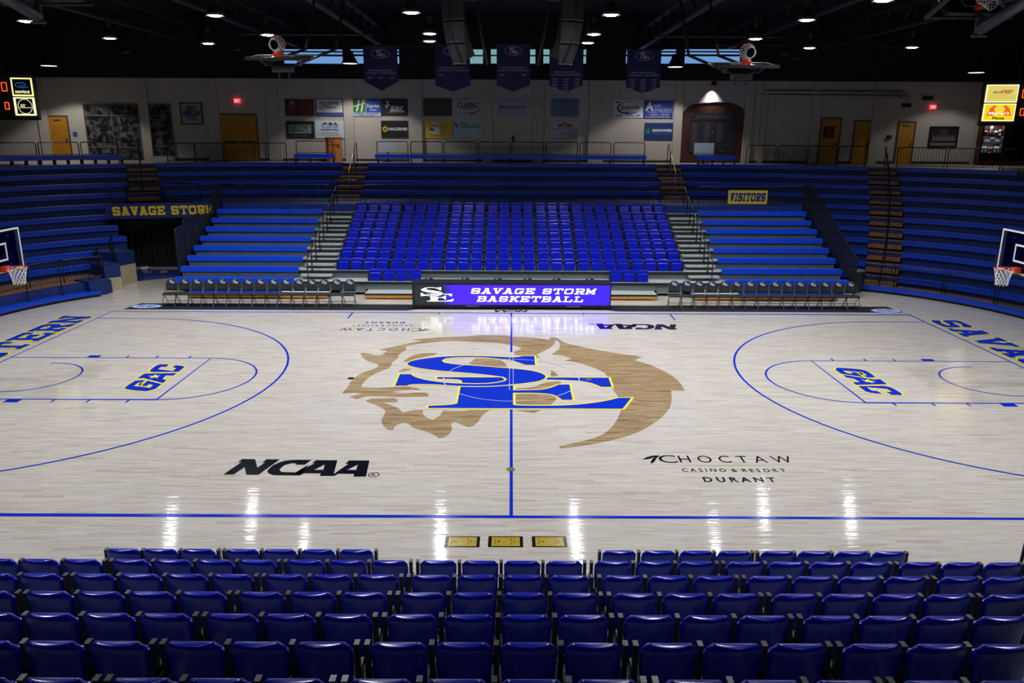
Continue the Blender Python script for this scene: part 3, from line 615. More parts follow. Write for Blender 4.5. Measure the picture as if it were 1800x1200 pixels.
for i in range(5):
    a, b = at(gp[i][0], gp[i][1], X=-13.56), at(gp[i+1][0], gp[i][1]-2, X=-13.56); y0, y1 = a.y, b.y-.03; z1 = a.z; ln = y1-y0
    t = thing('guard_mat', 'tall dark padded guard panel on left stand side, %s from the court' % ORD[i], 'panel', (-13.56, y0, 0), 0, 'dark side panels by the tunnel')
    MB().prism([(0, .03), (ln, .03), (ln, z1+.06), (ln-.05, z1+.1), (.05, z1+.04), (0, z1)], -.04, .04, Matrix(((0, 0, 1, 0), (1, 0, 0, 0), (0, 1, 0, 0), (0, 0, 0, 1)))).build('pad', C_(.012, .014, .022, .6), t, bevel=.015)
    MB().tube([(-.02, -.025, .02), (-.02, -.025, z1-.05)], .016, 6).build('edge_tube', 'black', t)
# ================================================================== TIP-UP SEATS
def seat_parts():
    t = thing('arena_seat', '', 'seat')
    def shell(z0, z1, w0, w1, yf, th, bow, lean, rc, bulge, nx=10, nz=8):
        """a bowed plastic shell with rounded upper corners; the front faces -y"""
        mb = MB(); g = []
        for side in (0, 1):
            for iz in range(nz+1):
                v = iz/nz; zz = z0+(z1-z0)*v; w = w0+(w1-w0)*v; dz = z1-zz
                ww = w if dz > rc else w-(rc-math.sqrt(max(0, rc*rc-(rc-dz)**2)))
                for ix in range(nx+1):
                    s = 2*ix/nx-1; x = s*ww; y = yf+lean*v+((th+bulge*(1-s*s)) if side else 0)
                    mb.v.append((x, y, zz))
        n = (nx+1)*(nz+1); I = lambda sd, iz, ix: sd*n+iz*(nx+1)+ix
        for iz in range(nz):
            for ix in range(nx):
                mb.f.append((I(0, iz, ix), I(0, iz, ix+1), I(0, iz+1, ix+1), I(0, iz+1, ix))); mb.f.append((I(1, iz, ix), I(1, iz+1, ix), I(1, iz+1, ix+1), I(1, iz, ix+1)))
        for ix in range(nx):
            mb.f.append((I(0, nz, ix), I(0, nz, ix+1), I(1, nz, ix+1), I(1, nz, ix))); mb.f.append((I(0, 0, ix), I(1, 0, ix), I(1, 0, ix+1), I(0, 0, ix+1)))
        for iz in range(nz):
            mb.f.append((I(0, iz, 0), I(0, iz+1, 0), I(1, iz+1, 0), I(1, iz, 0))); mb.f.append((I(0, iz, nx), I(1, iz, nx), I(1, iz+1, nx), I(0, iz+1, nx)))
        return mb
    o = shell(.02, .46, .218, .232, .0, .035, .0, .05, .055, .055).build('backrest', 'seat', t, smooth=True)
    o2 = shell(.005, .335, .205, .224, -.125, .05, .0, .055, .05, .0).build('seat_pan', 'seat', t, smooth=True)
    for q in (o, o2):
        b = q.modifiers.new('bevel', 'BEVEL'); b.width = .014; b.segments = 2; b.limit_method = 'ANGLE'; b.angle_limit = math.radians(50)
    hg = MB().box(-.20, -.06, .006, .20, -.02, .04); hg.build('hinge_bar', 'black', t)
    return t
def seat_post():
    mb = MB().box(-.02, -.03, .004, .02, .035, .405).box(-.026, -.10, .003, .026, .09, .10).box(-.02, -.15, .10, .02, .04, .16); return mb
proto_seat = seat_parts(); n_first = [True]
pm = seat_post().build('armrest_post', 'post'); cm = MB().box(-.022, -.033, .4055, .022, .038, .418).build('armrest_cap', 'cap'); pmesh, cmesh = pm.data, cm.data
bpy.data.objects.remove(pm); bpy.data.objects.remove(cm)
def put_seat(x, y, ztop, rz, label, group, posts):
    if n_first[0]: s = proto_seat; n_first[0] = False
    else:
        s = proto_seat.copy(); col.objects.link(s)
        for ch in list(proto_seat.children):
            if not ch.name.startswith('armrest'): k = ch.copy(); col.objects.link(k); k.parent = s
    s.location = (x, y, ztop-.462); s.rotation_euler = (0, 0, rz); s['label'] = label; s['group'] = group
    for dx in posts:
        o = bpy.data.objects.new('armrest_post', pmesh); col.objects.link(o); o.parent = s; o.location = (dx, 0, 0)
        c = bpy.data.objects.new('armrest_cap', cmesh); col.objects.link(c); c.parent = o
    return s
P = .527
def bank(groups, gap, xc):
    """x of each seat and whether it starts or ends a group"""
    tot = sum(groups)*P+gap*(len(groups)-1); x = xc-tot/2; out = []
    for g in groups:
        for i in range(g): out.append((x+P/2, i == g-1)); x += P
        x += gap
    return out
full = bank([4, 4, 3, 4, 3, 4, 4], .06, -.06)
def posts_for(lst, i, sgn): return ([-P/2*sgn] + ([(P/2)*sgn] if lst[i][1] else []))
FY = lambda j: 10.95+.75*j
ROWN = ['half-empty front', 'second', 'third', 'fourth', 'fifth', 'sixth', 'seventh', 'top']
for j, py in enumerate((474, 455, 436.7, 419.3, 402.7, 386.7, 371.7, 356)):
    zt = at(900, py, Y=FY(j)).z; lst = full
    if j == 0: lst = [(at(px, 474, Y=FY(0)).x, px in (731, 1128)) for px in (659.5, 683, 706.5, 730)]+[(at(px, 480, Y=FY(0)).x, px == 1128) for px in (1083.5, 1106.5, 1129.5)]
    for i, (x, e) in enumerate(lst):
        lab = 'blue tip-up seat facing court, %s from left in the %s row of far stand' % (ORD[i], ROWN[j])
        put_seat(x, FY(j), zt, 0, lab, 'blue seats of the far stand', posts_for(lst, i, 1))
NEAR = [(-10.12, .83)]+[(-10.98-.815*j, 1.18+.302*j) for j in range(6)]
full2 = bank([4, 4, 3, 4, 3, 4, 4], .085, -.13)
row0 = [(at(px, 958, Y=-10.12).x, e) for px, e in ((220, 0), (284, 0), (350, 1), (427, 0), (493, 0), (560, 0), (627, 1), (1088, 0), (1157, 0), (1224, 0), (1290, 1), (1366, 0), (1431, 0), (1497, 0), (1561, 1))]
NROW = ['split front', 'second', 'third', 'fourth', 'fifth', 'sixth', 'seventh']
for j, (y, zt) in enumerate(NEAR):
    lst = row0 if j == 0 else full2; vis = []
    for i, (x, e) in enumerate(lst):
        px = pr((x, y, zt))[0]
        if -70 < px < 1870: vis.append((i, x, px))
    for n, (i, x, px) in enumerate(vis):
        left = n+1 <= len(vis)-n
        lab = 'blue seat seen from behind, %s from %s in %s row up from near sideline' % (ORD[n if left else len(vis)-1-n], 'left' if left else 'right', NROW[j].replace('split front', 'front'))
        put_seat(x, y, zt, PI, lab, 'blue seats of the near stand', [P/2+.0]+([-P/2] if lst[i][1] else []))
t = thing('pull_out_bleacher', 'near pull-out bleacher carrying the blue seats seen from behind', 'bleacher', (0, -11, 0), 0, 'pull-out stand units')
LN = Matrix.Translation((0, 11, 0))
for j, (y, zt) in enumerate(NEAR):
    zd = zt-.47
    MB().box(-7.3, y-.78, zd-.06, 7.0, y+.03, zd, LN).build('deck', 'deckriser', t); MB().box(-7.3, y+.031, zd-.28, 7.0, y+.06, zd+.004, LN).build('nosing', 'nose', t)
MB().box(-7.3, -16.15, 2.40, 7.0, -16.0, 3.0, LN).build('riser', 'nose', t)
a = at(1795, 965, Y=-10.4)
t = thing('handrail_post', 'slim black handrail post standing at the right end of near seats', 'post', (at(1794, 960, Y=-10.4).x+.05, -10.4, .365))
MB().tube([(0, 0, .0), (0, 0, .5), (.02, 0, 1.0), (.1, -.3, 1.14), (.16, -.6, 1.14)], .022, 8).build('post', 'black', t); MB().lathe([(.06, 0), (.06, .02)], 12).build('base_flange', 'black', t)
# ================================================================== GUARD RAILS
def rail(A, B, z0, h, label, group, picket=True, foot=.06, z1=None, mid=.45):
    A, B = Vector((A[0], A[1])), Vector((B[0], B[1])); Ln = (B-A).length; d = (B-A)/Ln; ang = math.atan2(d.y, d.x)
    t = thing('guard_rail', label, 'railing', (A.x, A.y, z0), ang, group); r = .07
    pts = [(0, 0, 0), (0, 0, h-r), (r*.3, 0, h-r*.3), (r, 0, h), (Ln-r, 0, h), (Ln-r*.3, 0, h-r*.3), (Ln, 0, h-r), (Ln, 0, 0)]
    MB().tube(pts, .024, 7).build('frame', 'black', t)
    b = foot+.05
    if picket:
        mb = MB().tube([(0, 0, b), (Ln, 0, b)], .016, 6); n = max(3, int(Ln/.125))
        for i in range(1, n): mb.tube([(Ln*i/n, 0, b), (Ln*i/n, 0, h)], .009, 4)
        mb.build('picket_infill', 'black', t)
    else: MB().tube([(0, 0, mid*h), (Ln, 0, mid*h)], .018, 6).build('mid_rail', 'black', t)
    return t
def rails_px(spans, R, z0, h, word, group, picket=True, lo=-90, hi=90, **k):
    for i, (a, b) in enumerate(spans):
        A, B = rp(u_at(a, R, z0+h*.6, lo, hi), R), rp(u_at(b, R, z0+h*.6, lo, hi), R)
        rail(A, B, z0, h, 'black %s rail %s, %s from the left' % ('picket' if picket else 'two-bar', word, ORD[i]), group, picket, **k)
ctr = [(663, 717), (722, 777), (781, 837), (841, 896), (900, 955), (960, 1015), (1019, 1074), (1079, 1133)]
rails_px(ctr, 18.15, ZC, 1.10, 'above the middle upper benches', 'middle concourse rails', False, -20, 20)
rails_px([(521, 585)], 18.15, ZC, 1.10, 'beside the orange lectern on concourse', None, False, -40, 0)
rails_px([(-60, 64), (68, 139), (143, 207)], 18.1, ZC, 1.05, 'on concourse above left corner', 'left concourse rails', False, -60, -20)
rails_px([(293, 341), (344, 392), (396, 444), (449, 503)], 18.0, ZC, 1.0, 'before the brown double door', 'double door rails', True, -60, 0)
rails_px([(1312, 1364), (1369, 1417), (1421, 1470), (1474, 1523)], 18.0, ZC, 1.0, 'right of the dark arch', 'right concourse rails', True, 0, 60)
rails_px([(1578, 1662), (1667, 1760), (1765, 1850)], 17.75, ZC, .98, 'below the framed team picture', 'right corner concourse rails', True, 20, 80)
for a, b, w in ((640, 722, 0), (728, 810, 1), (816, 897, 2), (903, 985, 3), (991, 1072, 4), (1078, 1140, 5)):
    A, B = at(a, 345, Y=16.85), at(b, 345, Y=16.85); rail(A.xy, B.xy, ZWK+.0, .86, 'black picket rail behind the top row of blue seats, %s from the left' % ORD[w], 'walkway rails', True)
for a, b, l in ((583, 634, 'black picket rail before the left upper stairs'), (1160, 1218, 'black picket rail before the right upper stairs')):
    A, B = at(a, 345, Y=17.4), at(b, 345, Y=17.4); rail(A.xy, B.xy, ZWK, 1.05, l, None)
for a, b, l in ((388, 424, 'right of the small dark net'), (427, 501, 'above left pull-out benches, middle one'), (506, 578, 'above left pull-out benches, nearest the aisle')):
    A, B = at(a, 345, Y=16.9), at(b, 345, Y=16.9); rail(A.xy, B.xy, ZWK, .86, 'black picket rail '+l, 'left walkway rails', True)
for a, b, l in ((1228, 1354, 'carrying the yellow visitors sign'), (1358, 1412, 'beside the dark netting and visitors sign')):
    A, B = at(a, 345, Y=16.9), at(b, 345, Y=16.9); rail(A.xy, B.xy, ZWK, .86, 'black picket rail '+l, 'right walkway rails', True)
A, B = rp(l_end[3]-.2, RK(3)-.55), rp(cl_beg(3)-.2, RK(3)-.55)
rail(A, B, 3.02, .86, 'black picket rail across the stairs above the tunnel sign', None)
A, B = rp(cl_beg(3)+.3, RK(3)-.55), at(352, 345, Y=17.1).xy
rail(A, B, 3.02, .86, 'black picket rail above the word end of tunnel sign', None)
rails_px([(1520, 1573), (1579, 1658), (1664, 1750), (1756, 1850)], 8.75, .12, .95, 'on the blue kerb of right stand', 'right kerb rails', True, 20, 90)
rails_px([(-90, 44), (50, 104), (110, 181)], 8.75, .53, .9, 'on the platform of left stand', 'left platform rails', True, -90, -30)
for px in (48, 108, 158):
    u = u_at(px, 8.12, .6, -90, -30); p = rp(u, 8.12)
    t = thing('kerb_post', 'thin black post on the left kerb, %s from the left' % ORD[(48, 108, 158).index(px)], 'post', (*p, .211), 0, 'left kerb posts')
    MB().tube([(0, 0, 0), (0, 0, .75)], .022, 8).build('post', 'black', t); MB().lathe([(.05, 0), (.05, .02)], 10).build('base_flange', 'black', t)
# short hoop rails by the left stand end
for i, (px, py, R, z) in enumerate(((176, 480, 9.2, .53), (200, 455, 9.9, .89))):
    u = u_at(px, R, z, -80, -30); p = rp(u, R); t = thing('hoop_handrail', 'black hoop handrail on left stand end, %s' % ('lower one' if i == 0 else 'upper one'), 'handrail', (*p, z), math.radians(125), 'left stand end handrails')
    mb = MB().tube([(-.28, 0, 0), (-.28, 0, 1.15), (-.2, 0, 1.2), (.42, 0, .82), (.42, 0, 0)], .026, 8); mb.tube([(-.28, 0, .7), (.42, 0, .45)], .02, 6); mb.build('rail', 'black', t)
    MB().box(-.32, -.05, 0, -.24, .05, .012).box(.38, -.05, 0, .46, .05, .012).build('base_flange', 'black', t)
# stair rails of the upper stands
def stair_rail(pts, label, r=.024, m='black', group=None):
    p0 = Vector(pts[0]); t = thing('stair_handrail', label, 'handrail', p0, 0, group); MB().tube([Vector(p)-p0 for p in pts], r, 8).build('rail', m, t)
    MB().lathe([(.05, 0), (.05, .015)], 10).build('base_flange', 'black', t); return t
for X, w in ((-8.25, 'left'), (8.3, 'right')):
    stair_rail([(X, RY+RK(1)+.5, ZK(1)), (X, RY+RK(1)+.5, ZK(1)+1.0), (X, RY+RK(0)+.2, ZC+1.05), (X, RY+RK(0)+.5, ZC+1.0), (X, RY+RK(0)+.5, ZC)], 'black hoop handrail at the top of the %s upper stairs' % w, group='upper stair handrails')
    stair_rail([(X, RY+RK(3)+.5, ZK(3)), (X, RY+RK(3)+.5, ZK(3)+.95), (X, RY+RK(2)+.5, ZK(2)+1.0), (X, RY+RK(1)+.3, ZK(1)+.95), (X, RY+RK(1)+.3, ZK(1))], 'steel-topped handrail halfway up the %s upper stairs' % w, .022, 'steel', 'upper stair handrails')
mid = lambda k: (cr_end(k)+r_beg(k))/2
pts = [(*rp(mid(10), RK(10)-.3), .12)]+[(*rp(mid(k), RK(k)), ZK(k)+.95) for k in range(10, -1, -1)]+[(*rp(mid(0), RK(0)+.6), ZC+1.0), (*rp(mid(0), RK(0)+.6), ZC)]
t = stair_rail(pts, 'long black centre handrail climbing the brown corner stairs on right', .03); p0 = Vector(pts[0])
for k in range(9, 0, -2): MB().tube([Vector((*rp(mid(k), RK(k)+.3), ZK(k)-.02))-p0, Vector((*rp(mid(k), RK(k)+.3), ZK(k)+.95+.15))-p0], .022, 6).build('baluster', 'black', t)
m2 = lambda k: (l_end[k]+cl_beg(k))/2
pts = [(*rp(m2(3), RK(3)+.4), ZK(3)), (*rp(m2(3), RK(3)+.4), ZK(3)+.95), (*rp(m2(0), RK(0)+.3), ZC+1.1), (*rp(m2(0), RK(0)+.3), ZC)]
stair_rail(pts, 'black centre handrail on the stairs above tunnel sign', .03)
stair_rail([(*rp(l_end[4]-.4, RK(4)+.1), ZK(4)), (*rp(l_end[4]-.4, RK(4)+.1), ZK(4)+1.05), (*rp(l_end[6]-.2, RK(6)+.1), ZK(6)+1.0), (*rp(l_end[6]-.2, RK(6)+.1), ZK(6))], 'sloping black handrail down the tunnel edge of left stand')
# ================================================================== TUNNEL
A, B = at(186, 360, Y=15.3), at(385, 357, Y=16.5)
d = (B-A); Ln = math.hypot(d.x, d.y); ang = math.atan2(d.y, d.x); hh = .62
struct('wall_tunnel_header', MB().box(0, -.06, -.62, Ln, .06, .05, Matrix.Translation((A.x, A.y, B.z)) @ Matrix.Rotation(ang, 4, 'Z')), 'fascia')
t = thing('tunnel_sign', 'dark blue header sign with yellow SAVAGE STORM letters over the tunnel', 'sign', (A.x, A.y, B.z), ang)
MB().box(.12, -.085, -.58, Ln-.12, -.062, .03).build('board', C_(.008, .02, .14), t)
TX = Matrix.Translation((Ln/2-.0, -.088, -.27)) @ Matrix.Rotation(PI/2, 4, 'X')
slab_mb('SAVAGE STORM', TX, Ln-.5, .40, .24).build('letters', C_(.85, .62, .02), t)
struct('wall_tunnel_back', MB().box(-18.3, 17.3, 0, -13.6, 17.45, 3.0), 'dark')
mb = MB(); n = 60; prev = None
for i in range(n):
    x0 = -18.2+4.5*i/n; x1 = -18.2+4.5*(i+1)/n; y0 = 17.12+.05*math.sin(i*1.9); y1 = 17.12+.05*math.sin((i+1)*1.9)
    mb.add([(x0, y0, .02), (x1, y1, .02), (x1, y1, 2.9), (x0, y0, 2.9), (x0, y0+.02, .02), (x1, y1+.02, .02), (x1, y1+.02, 2.9), (x0, y0+.02, 2.9)], [(0, 1, 2, 3), (5, 4, 7, 6), (3, 2, 6, 7), (1, 0, 4, 5)])
tag(mb.build('tunnel_curtain', 'curtain'), 'black curtain closing the back of the tunnel under the sign', 'curtain')
q = [at(242, 494, Z=0).xy, at(325, 486, Z=0).xy, at(325, 474, Z=0).xy, at(238, 474, Z=0).xy]
t = thing('tunnel_mat', 'blue floor mat with small tan marks lying in the tunnel mouth', 'mat', (0, 0, 0))
MB().prism(q, .002, .012).build('pad', 'rug', t)
mk = MB()
for px, py in ((258, 479), (286, 478)):
    a = [at(px-7, py+2, Z=0), at(px+5, py+2, Z=0), at(px+10, py-2, Z=0), at(px-2, py-2, Z=0)]; mk.add([(v.x, v.y, .0135) for v in a], [(0, 1, 2, 3)])
mk.build('printed_mark', C_(.35, .26, .10), t)
p = at(255, 475, Z=.2); t = thing('bucket', 'small white tub on the floor at the left of the tunnel mouth', 'bucket', (p.x, p.y, .013))
MB().lathe([(.13, 0), (.17, .3), (.18, .31), (.16, .31), (.12, .02)], 16).build('tub', 'white', t, smooth=True); MB().tube([(.17*math.cos(k*PI/8), 0, .3+.12*math.sin(k*PI/8)) for k in range(9)], .006, 5).build('handle', 'steel', t)
# ================================================================== SIDELINE
mf = [at(248, 533.5, Z=0).xy, at(1570, 541, Z=0).xy, at(1590, 551, Z=0).xy, at(220, 544, Z=0).xy]
Ym = 8.02; t = thing('bench_mat', 'long black floor mat under the team chairs along far sideline', 'mat', (0, 0, 0))
MB().prism([(-13.98, 9.0), (14.2, 9.0), (14.3, Ym), (3.9, Ym), (3.5, 8.22), (-3.45, 8.22), (-3.85, Ym), (-14.15, Ym)], .001, .008).build('runner', 'matte', t)
for px, py in ((258, 538), (1558, 546)):
    c = at(px, py, Z=.01); T = Matrix.Translation((c.x, c.y, .0085)) @ Matrix.Scale(1.75, 4, (1, 0, 0))
    MB().lathe([(.33, 0), (.33, .001), (0, .001)], 28, T).build('printed_logo', C_(.10, .22, .62), t, ); T2 = T @ Matrix.Translation((0, 0, .0012))
    MB().lathe([(.29, 0), (.29, .001), (0, .001)], 28, T2).build('printed_logo', C_(.55, .60, .72), t)
    T3 = Matrix.Translation((c.x, c.y, .0113)); text_mb('SE', T3, .75, .34, .04, mb=MB()).build('printed_letters', C_(.06, .14, .5), t)
def chair_parts():
    t = thing('folding_chair', '', 'chair')
    bk = MB(); nx, nz = 8, 8
    for sd in (0, 1):
        for iz in range(nz+1):
            v = iz/nz; zz = .52+.43*v; ww = .205 if v < .5 else .205*math.sqrt(max(.06, 1-((v-.5)/.54)**2))
            for ix in range(nx+1):
                s = 2*ix/nx-1; bk.v.append((s*ww, .17+.09*v+.03*(1-s*s)+(.045 if sd else 0)*(1-.6*abs(s)**4), zz))
    n = (nx+1)*(nz+1); I = lambda a, b, c: a*n+b*(nx+1)+c
    for iz in range(nz):
        for ix in range(nx): bk.f += [(I(0, iz, ix), I(0, iz, ix+1), I(0, iz+1, ix+1), I(0, iz+1, ix)), (I(1, iz, ix), I(1, iz+1, ix), I(1, iz+1, ix+1), I(1, iz, ix+1))]
        bk.f += [(I(0, iz, 0), I(0, iz+1, 0), I(1, iz+1, 0), I(1, iz, 0)), (I(0, iz, nx), I(1, iz, nx), I(1, iz+1, nx), I(0, iz+1, nx))]
    for ix in range(nx): bk.f += [(I(0, nz, ix), I(0, nz, ix+1), I(1, nz, ix+1), I(1, nz, ix)), (I(0, 0, ix), I(1, 0, ix), I(1, 0, ix+1), I(0, 0, ix+1))]
    b = bk.build('backrest', C_(.022, .023, .026, .5), t, smooth=True)
    T = Matrix.Translation((0, .238, .845)) @ Matrix.Rotation(math.radians(78), 4, 'X')
    lg = text_mb('S', T @ Matrix.Translation((-.035, .015, 0)), .11, .10, .05); text_mb('E', T @ Matrix.Translation((.045, -.025, 0)), .12, .08, .05, mb=lg); lg.build('chest_logo', C_(.45, .52, .75), b)
    MB().prism([(-.21, -.22), (.21, -.22), (.225, -.1), (.21, .17), (-.21, .17), (-.225, -.1)], .42, .475).build('seat', C_(.018, .019, .022, .5), t, bevel=.02)
    for s in (-1, 1):
        MB().tube([(s*.23, -.26, 0), (s*.23, -.1, .3), (s*.23, .17, .60), (s*.225, .25, .80)], .013, 6).build('leg', C_(.05, .05, .055, .4), t)
        MB().tube([(s*.21, .24, 0), (s*.21, .08, .25), (s*.21, -.12, .44)], .013, 6).build('leg', C_(.03, .03, .034, .4), t)
        MB().box(s*.23-.018, -.285, 0, s*.23+.018, -.235, .03).build('foot_cap', 'cap' , t)
    mb = MB().tube([(-.23, -.20, .11), (.23, -.20, .11)], .01, 6).tube([(-.21, .17, .13), (.21, .17, .13)], .01, 6); mb.build('crossbar', C_(.05, .05, .055, .4), t)
    return t
pc = chair_parts(); fc = [True]
def put_chair(px, label, group, Y=8.72, dz=.009):
    c = pc if fc[0] else copy_tree(pc); fc[0] = False
    c.location = (at(px, 515, Y=Y).x, Y, dz); c['label'] = label; c['group'] = group; c.rotation_euler = (0, 0, random.uniform(-.05, .05)); return c
for i in range(15): put_chair(299+(613-299)*i/14, 'black padded folding chair on the mat left of scoring table, %s from the left' % ORD[i], 'home bench chairs')
for i in range(15): put_chair(1186.5+(1499-1186.5)*i/14, 'black padded folding chair on the mat right of scoring table, %s from the left' % ORD[i], 'visitor bench chairs')
for i, px in enumerate((753.5, 817.6, 874.8, 927.3, 978.6, 1037)): put_chair(px, 'black folding chair mostly hidden behind the scoring table, %s from the left' % ORD[i], 'chairs behind the scoring table', 9.35, .003)
# scoring table with the lit front
xl, xr = at(725, 520, Y=8.3).x, at(1074, 520, Y=8.3).x; W = xr-xl; zt = at(725, 495, Y=8.3).z
t = thing('scoring_table', 'long black scoring table with purple-blue LED front at far sideline', 'table', ((xl+xr)/2, 8.3, .009)); H = zt-.009
MB().box(-W/2, -.04, .09, W/2, .0, H-.06).build('front_panel', 'black', t); MB().box(-W/2, -.05, H-.06, W/2, .55, H).build('table_top', 'matte', t, bevel=.01)
for s in (-1, 1): MB().box(s*W/2-.03*s, 0.001, .09, s*W/2, .5, H-.061).build('side_panel', 'black', t)
sz0, sz1 = .17, H-.10
scr = MB().box(-W/2+.09, -.055, sz0, W/2-.05, -.041, sz1).build('screen', 'screen', t)
TX = lambda x, z: Matrix.Translation((x, -.058, z)) @ Matrix.Rotation(PI/2, 4, 'X')
x0, x1 = at(822, 510, Y=8.24).x, at(1048, 510, Y=8.24).x; cx = (x0+x1)/2-(xl+xr)/2; dh = sz1-sz0
tx = slab_mb('SAVAGE STORM', TX(cx+.05, sz0+dh*.70), (x1-x0)*.97, dh*.29, .175, shear=.3); slab_mb('BASKETBALL', TX(cx-.05, sz0+dh*.30), (x1-x0)*.83, dh*.29, .175, shear=.3, mb=tx); tx.build('lit_lettering', 'screenlamp', scr)
def poly_to(P, T, w, h):                                  # the traced school letters, fitted to w by h
    A_ = [p for q in P for p in q]; x0, x1 = min(p[0] for p in A_), max(p[0] for p in A_); y0, y1 = min(p[1] for p in A_), max(p[1] for p in A_); mb = MB()
    for q in P: mb.flat([[((p[0]-(x0+x1)/2)/(x1-x0)*w, (p[1]-(y0+y1)/2)/(y1-y0)*h) for p in q]], T)
    return mb
lx = at(769, 520, Y=8.24).x-(xl+xr)/2; A_ = E_P+S_P; bx = (min(p[0] for p in A_), max(p[0] for p in A_), min(p[1] for p in A_), max(p[1] for p in A_)); fit = lambda P: [((p[0]-(bx[0]+bx[1])/2)/(bx[1]-bx[0])*1.22, (p[1]-(bx[2]+bx[3])/2)/(bx[3]-bx[2])*dh*.72) for p in P]
MB().flat([fit(E_P)], TX(lx, sz0+dh*.52)).build('lit_logo', glow((.74, .80, 1), 1.0), scr); q_ = MB().flat([offset_poly(fit(S_P), .022)], TX(lx, sz0+dh*.52)).build('logo_outline', 'black', scr); q_.location.y = -.0015
q_ = MB().flat([fit(S_P)], TX(lx, sz0+dh*.52)).build('lit_logo', 'screenlamp', scr); q_.location.y = -.003
for q in (-.93, -.6, -.2, .2, .6, .93): MB().lathe([(.0, -.05), (.05, -.05), (.05, .0), (0, .0)], 10, Matrix.Translation((q*W/2, .05, .05)) @ Matrix.Rotation(PI/2, 4, 'Y')).build('caster', 'cap', t); MB().box(q*W/2-.06, 0, .055, q*W/2-.02, .1, .089).build('caster_bracket', 'black', t)
for q in (-.40, .62): MB().box(q*W/2-.25, -.06, .105, q*W/2+.25, -.041, .125).build('trim_strip', 'steel', t)
# trash can by the corner stairs
p = at(1508, 506, Z=.0); p = at(1508, 505, Y=11.6)
t = thing('trash_can', 'ribbed black trash can beside the brown corner stairs', 'trash can', (p.x, 11.9, .0))
mb = MB(); n = 48; vs = []
for r, z in ((.26, 0), (.31, .80), (.33, .80), (.33, .86)): vs += [((r*(1+.02*(k % 2)))*math.cos(2*PI*k/n), (r*(1+.02*(k % 2)))*math.sin(2*PI*k/n), z) for k in range(n)]
mb.add(vs, [(i*n+k, i*n+(k+1) % n, (i+1)*n+(k+1) % n, (i+1)*n+k) for i in range(3) for k in range(n)]+[tuple(range(n))[::-1]]); mb.build('body', C_(.02, .02, .024), t)
MB().lathe([(.34, .861), (.34, .90), (.25, .93), (0, .94)], 32).build('lid_bag', C_(.10, .14, .16, .3), t, smooth=True)
# visitors sign on the walkway rail
p = at(1314.5, 347, Y=16.78); w_ = at(1349, 347, Y=16.78).x-at(1280, 347, Y=16.78).x; z1, z0 = at(1314, 334.5, Y=16.78).z, at(1314, 358.5, Y=16.78).z
t = thing('visitors_sign', 'yellow board with blue VISITORS letters hung on the walkway rail', 'sign', (p.x, 16.80, (z0+z1)/2)); hh = z1-z0
MB().box(-w_/2, -.015, -hh/2, w_/2, .015, hh/2).build('board', C_(.80, .60, .08), t)
TX2 = Matrix.Translation((0, -.018, 0)) @ Matrix.Rotation(PI/2, 4, 'X'); slab_mb('VISITORS', TX2, w_*.9, hh*.62, .26, shear=.12).build('letters', C_(.008, .02, .16), t)
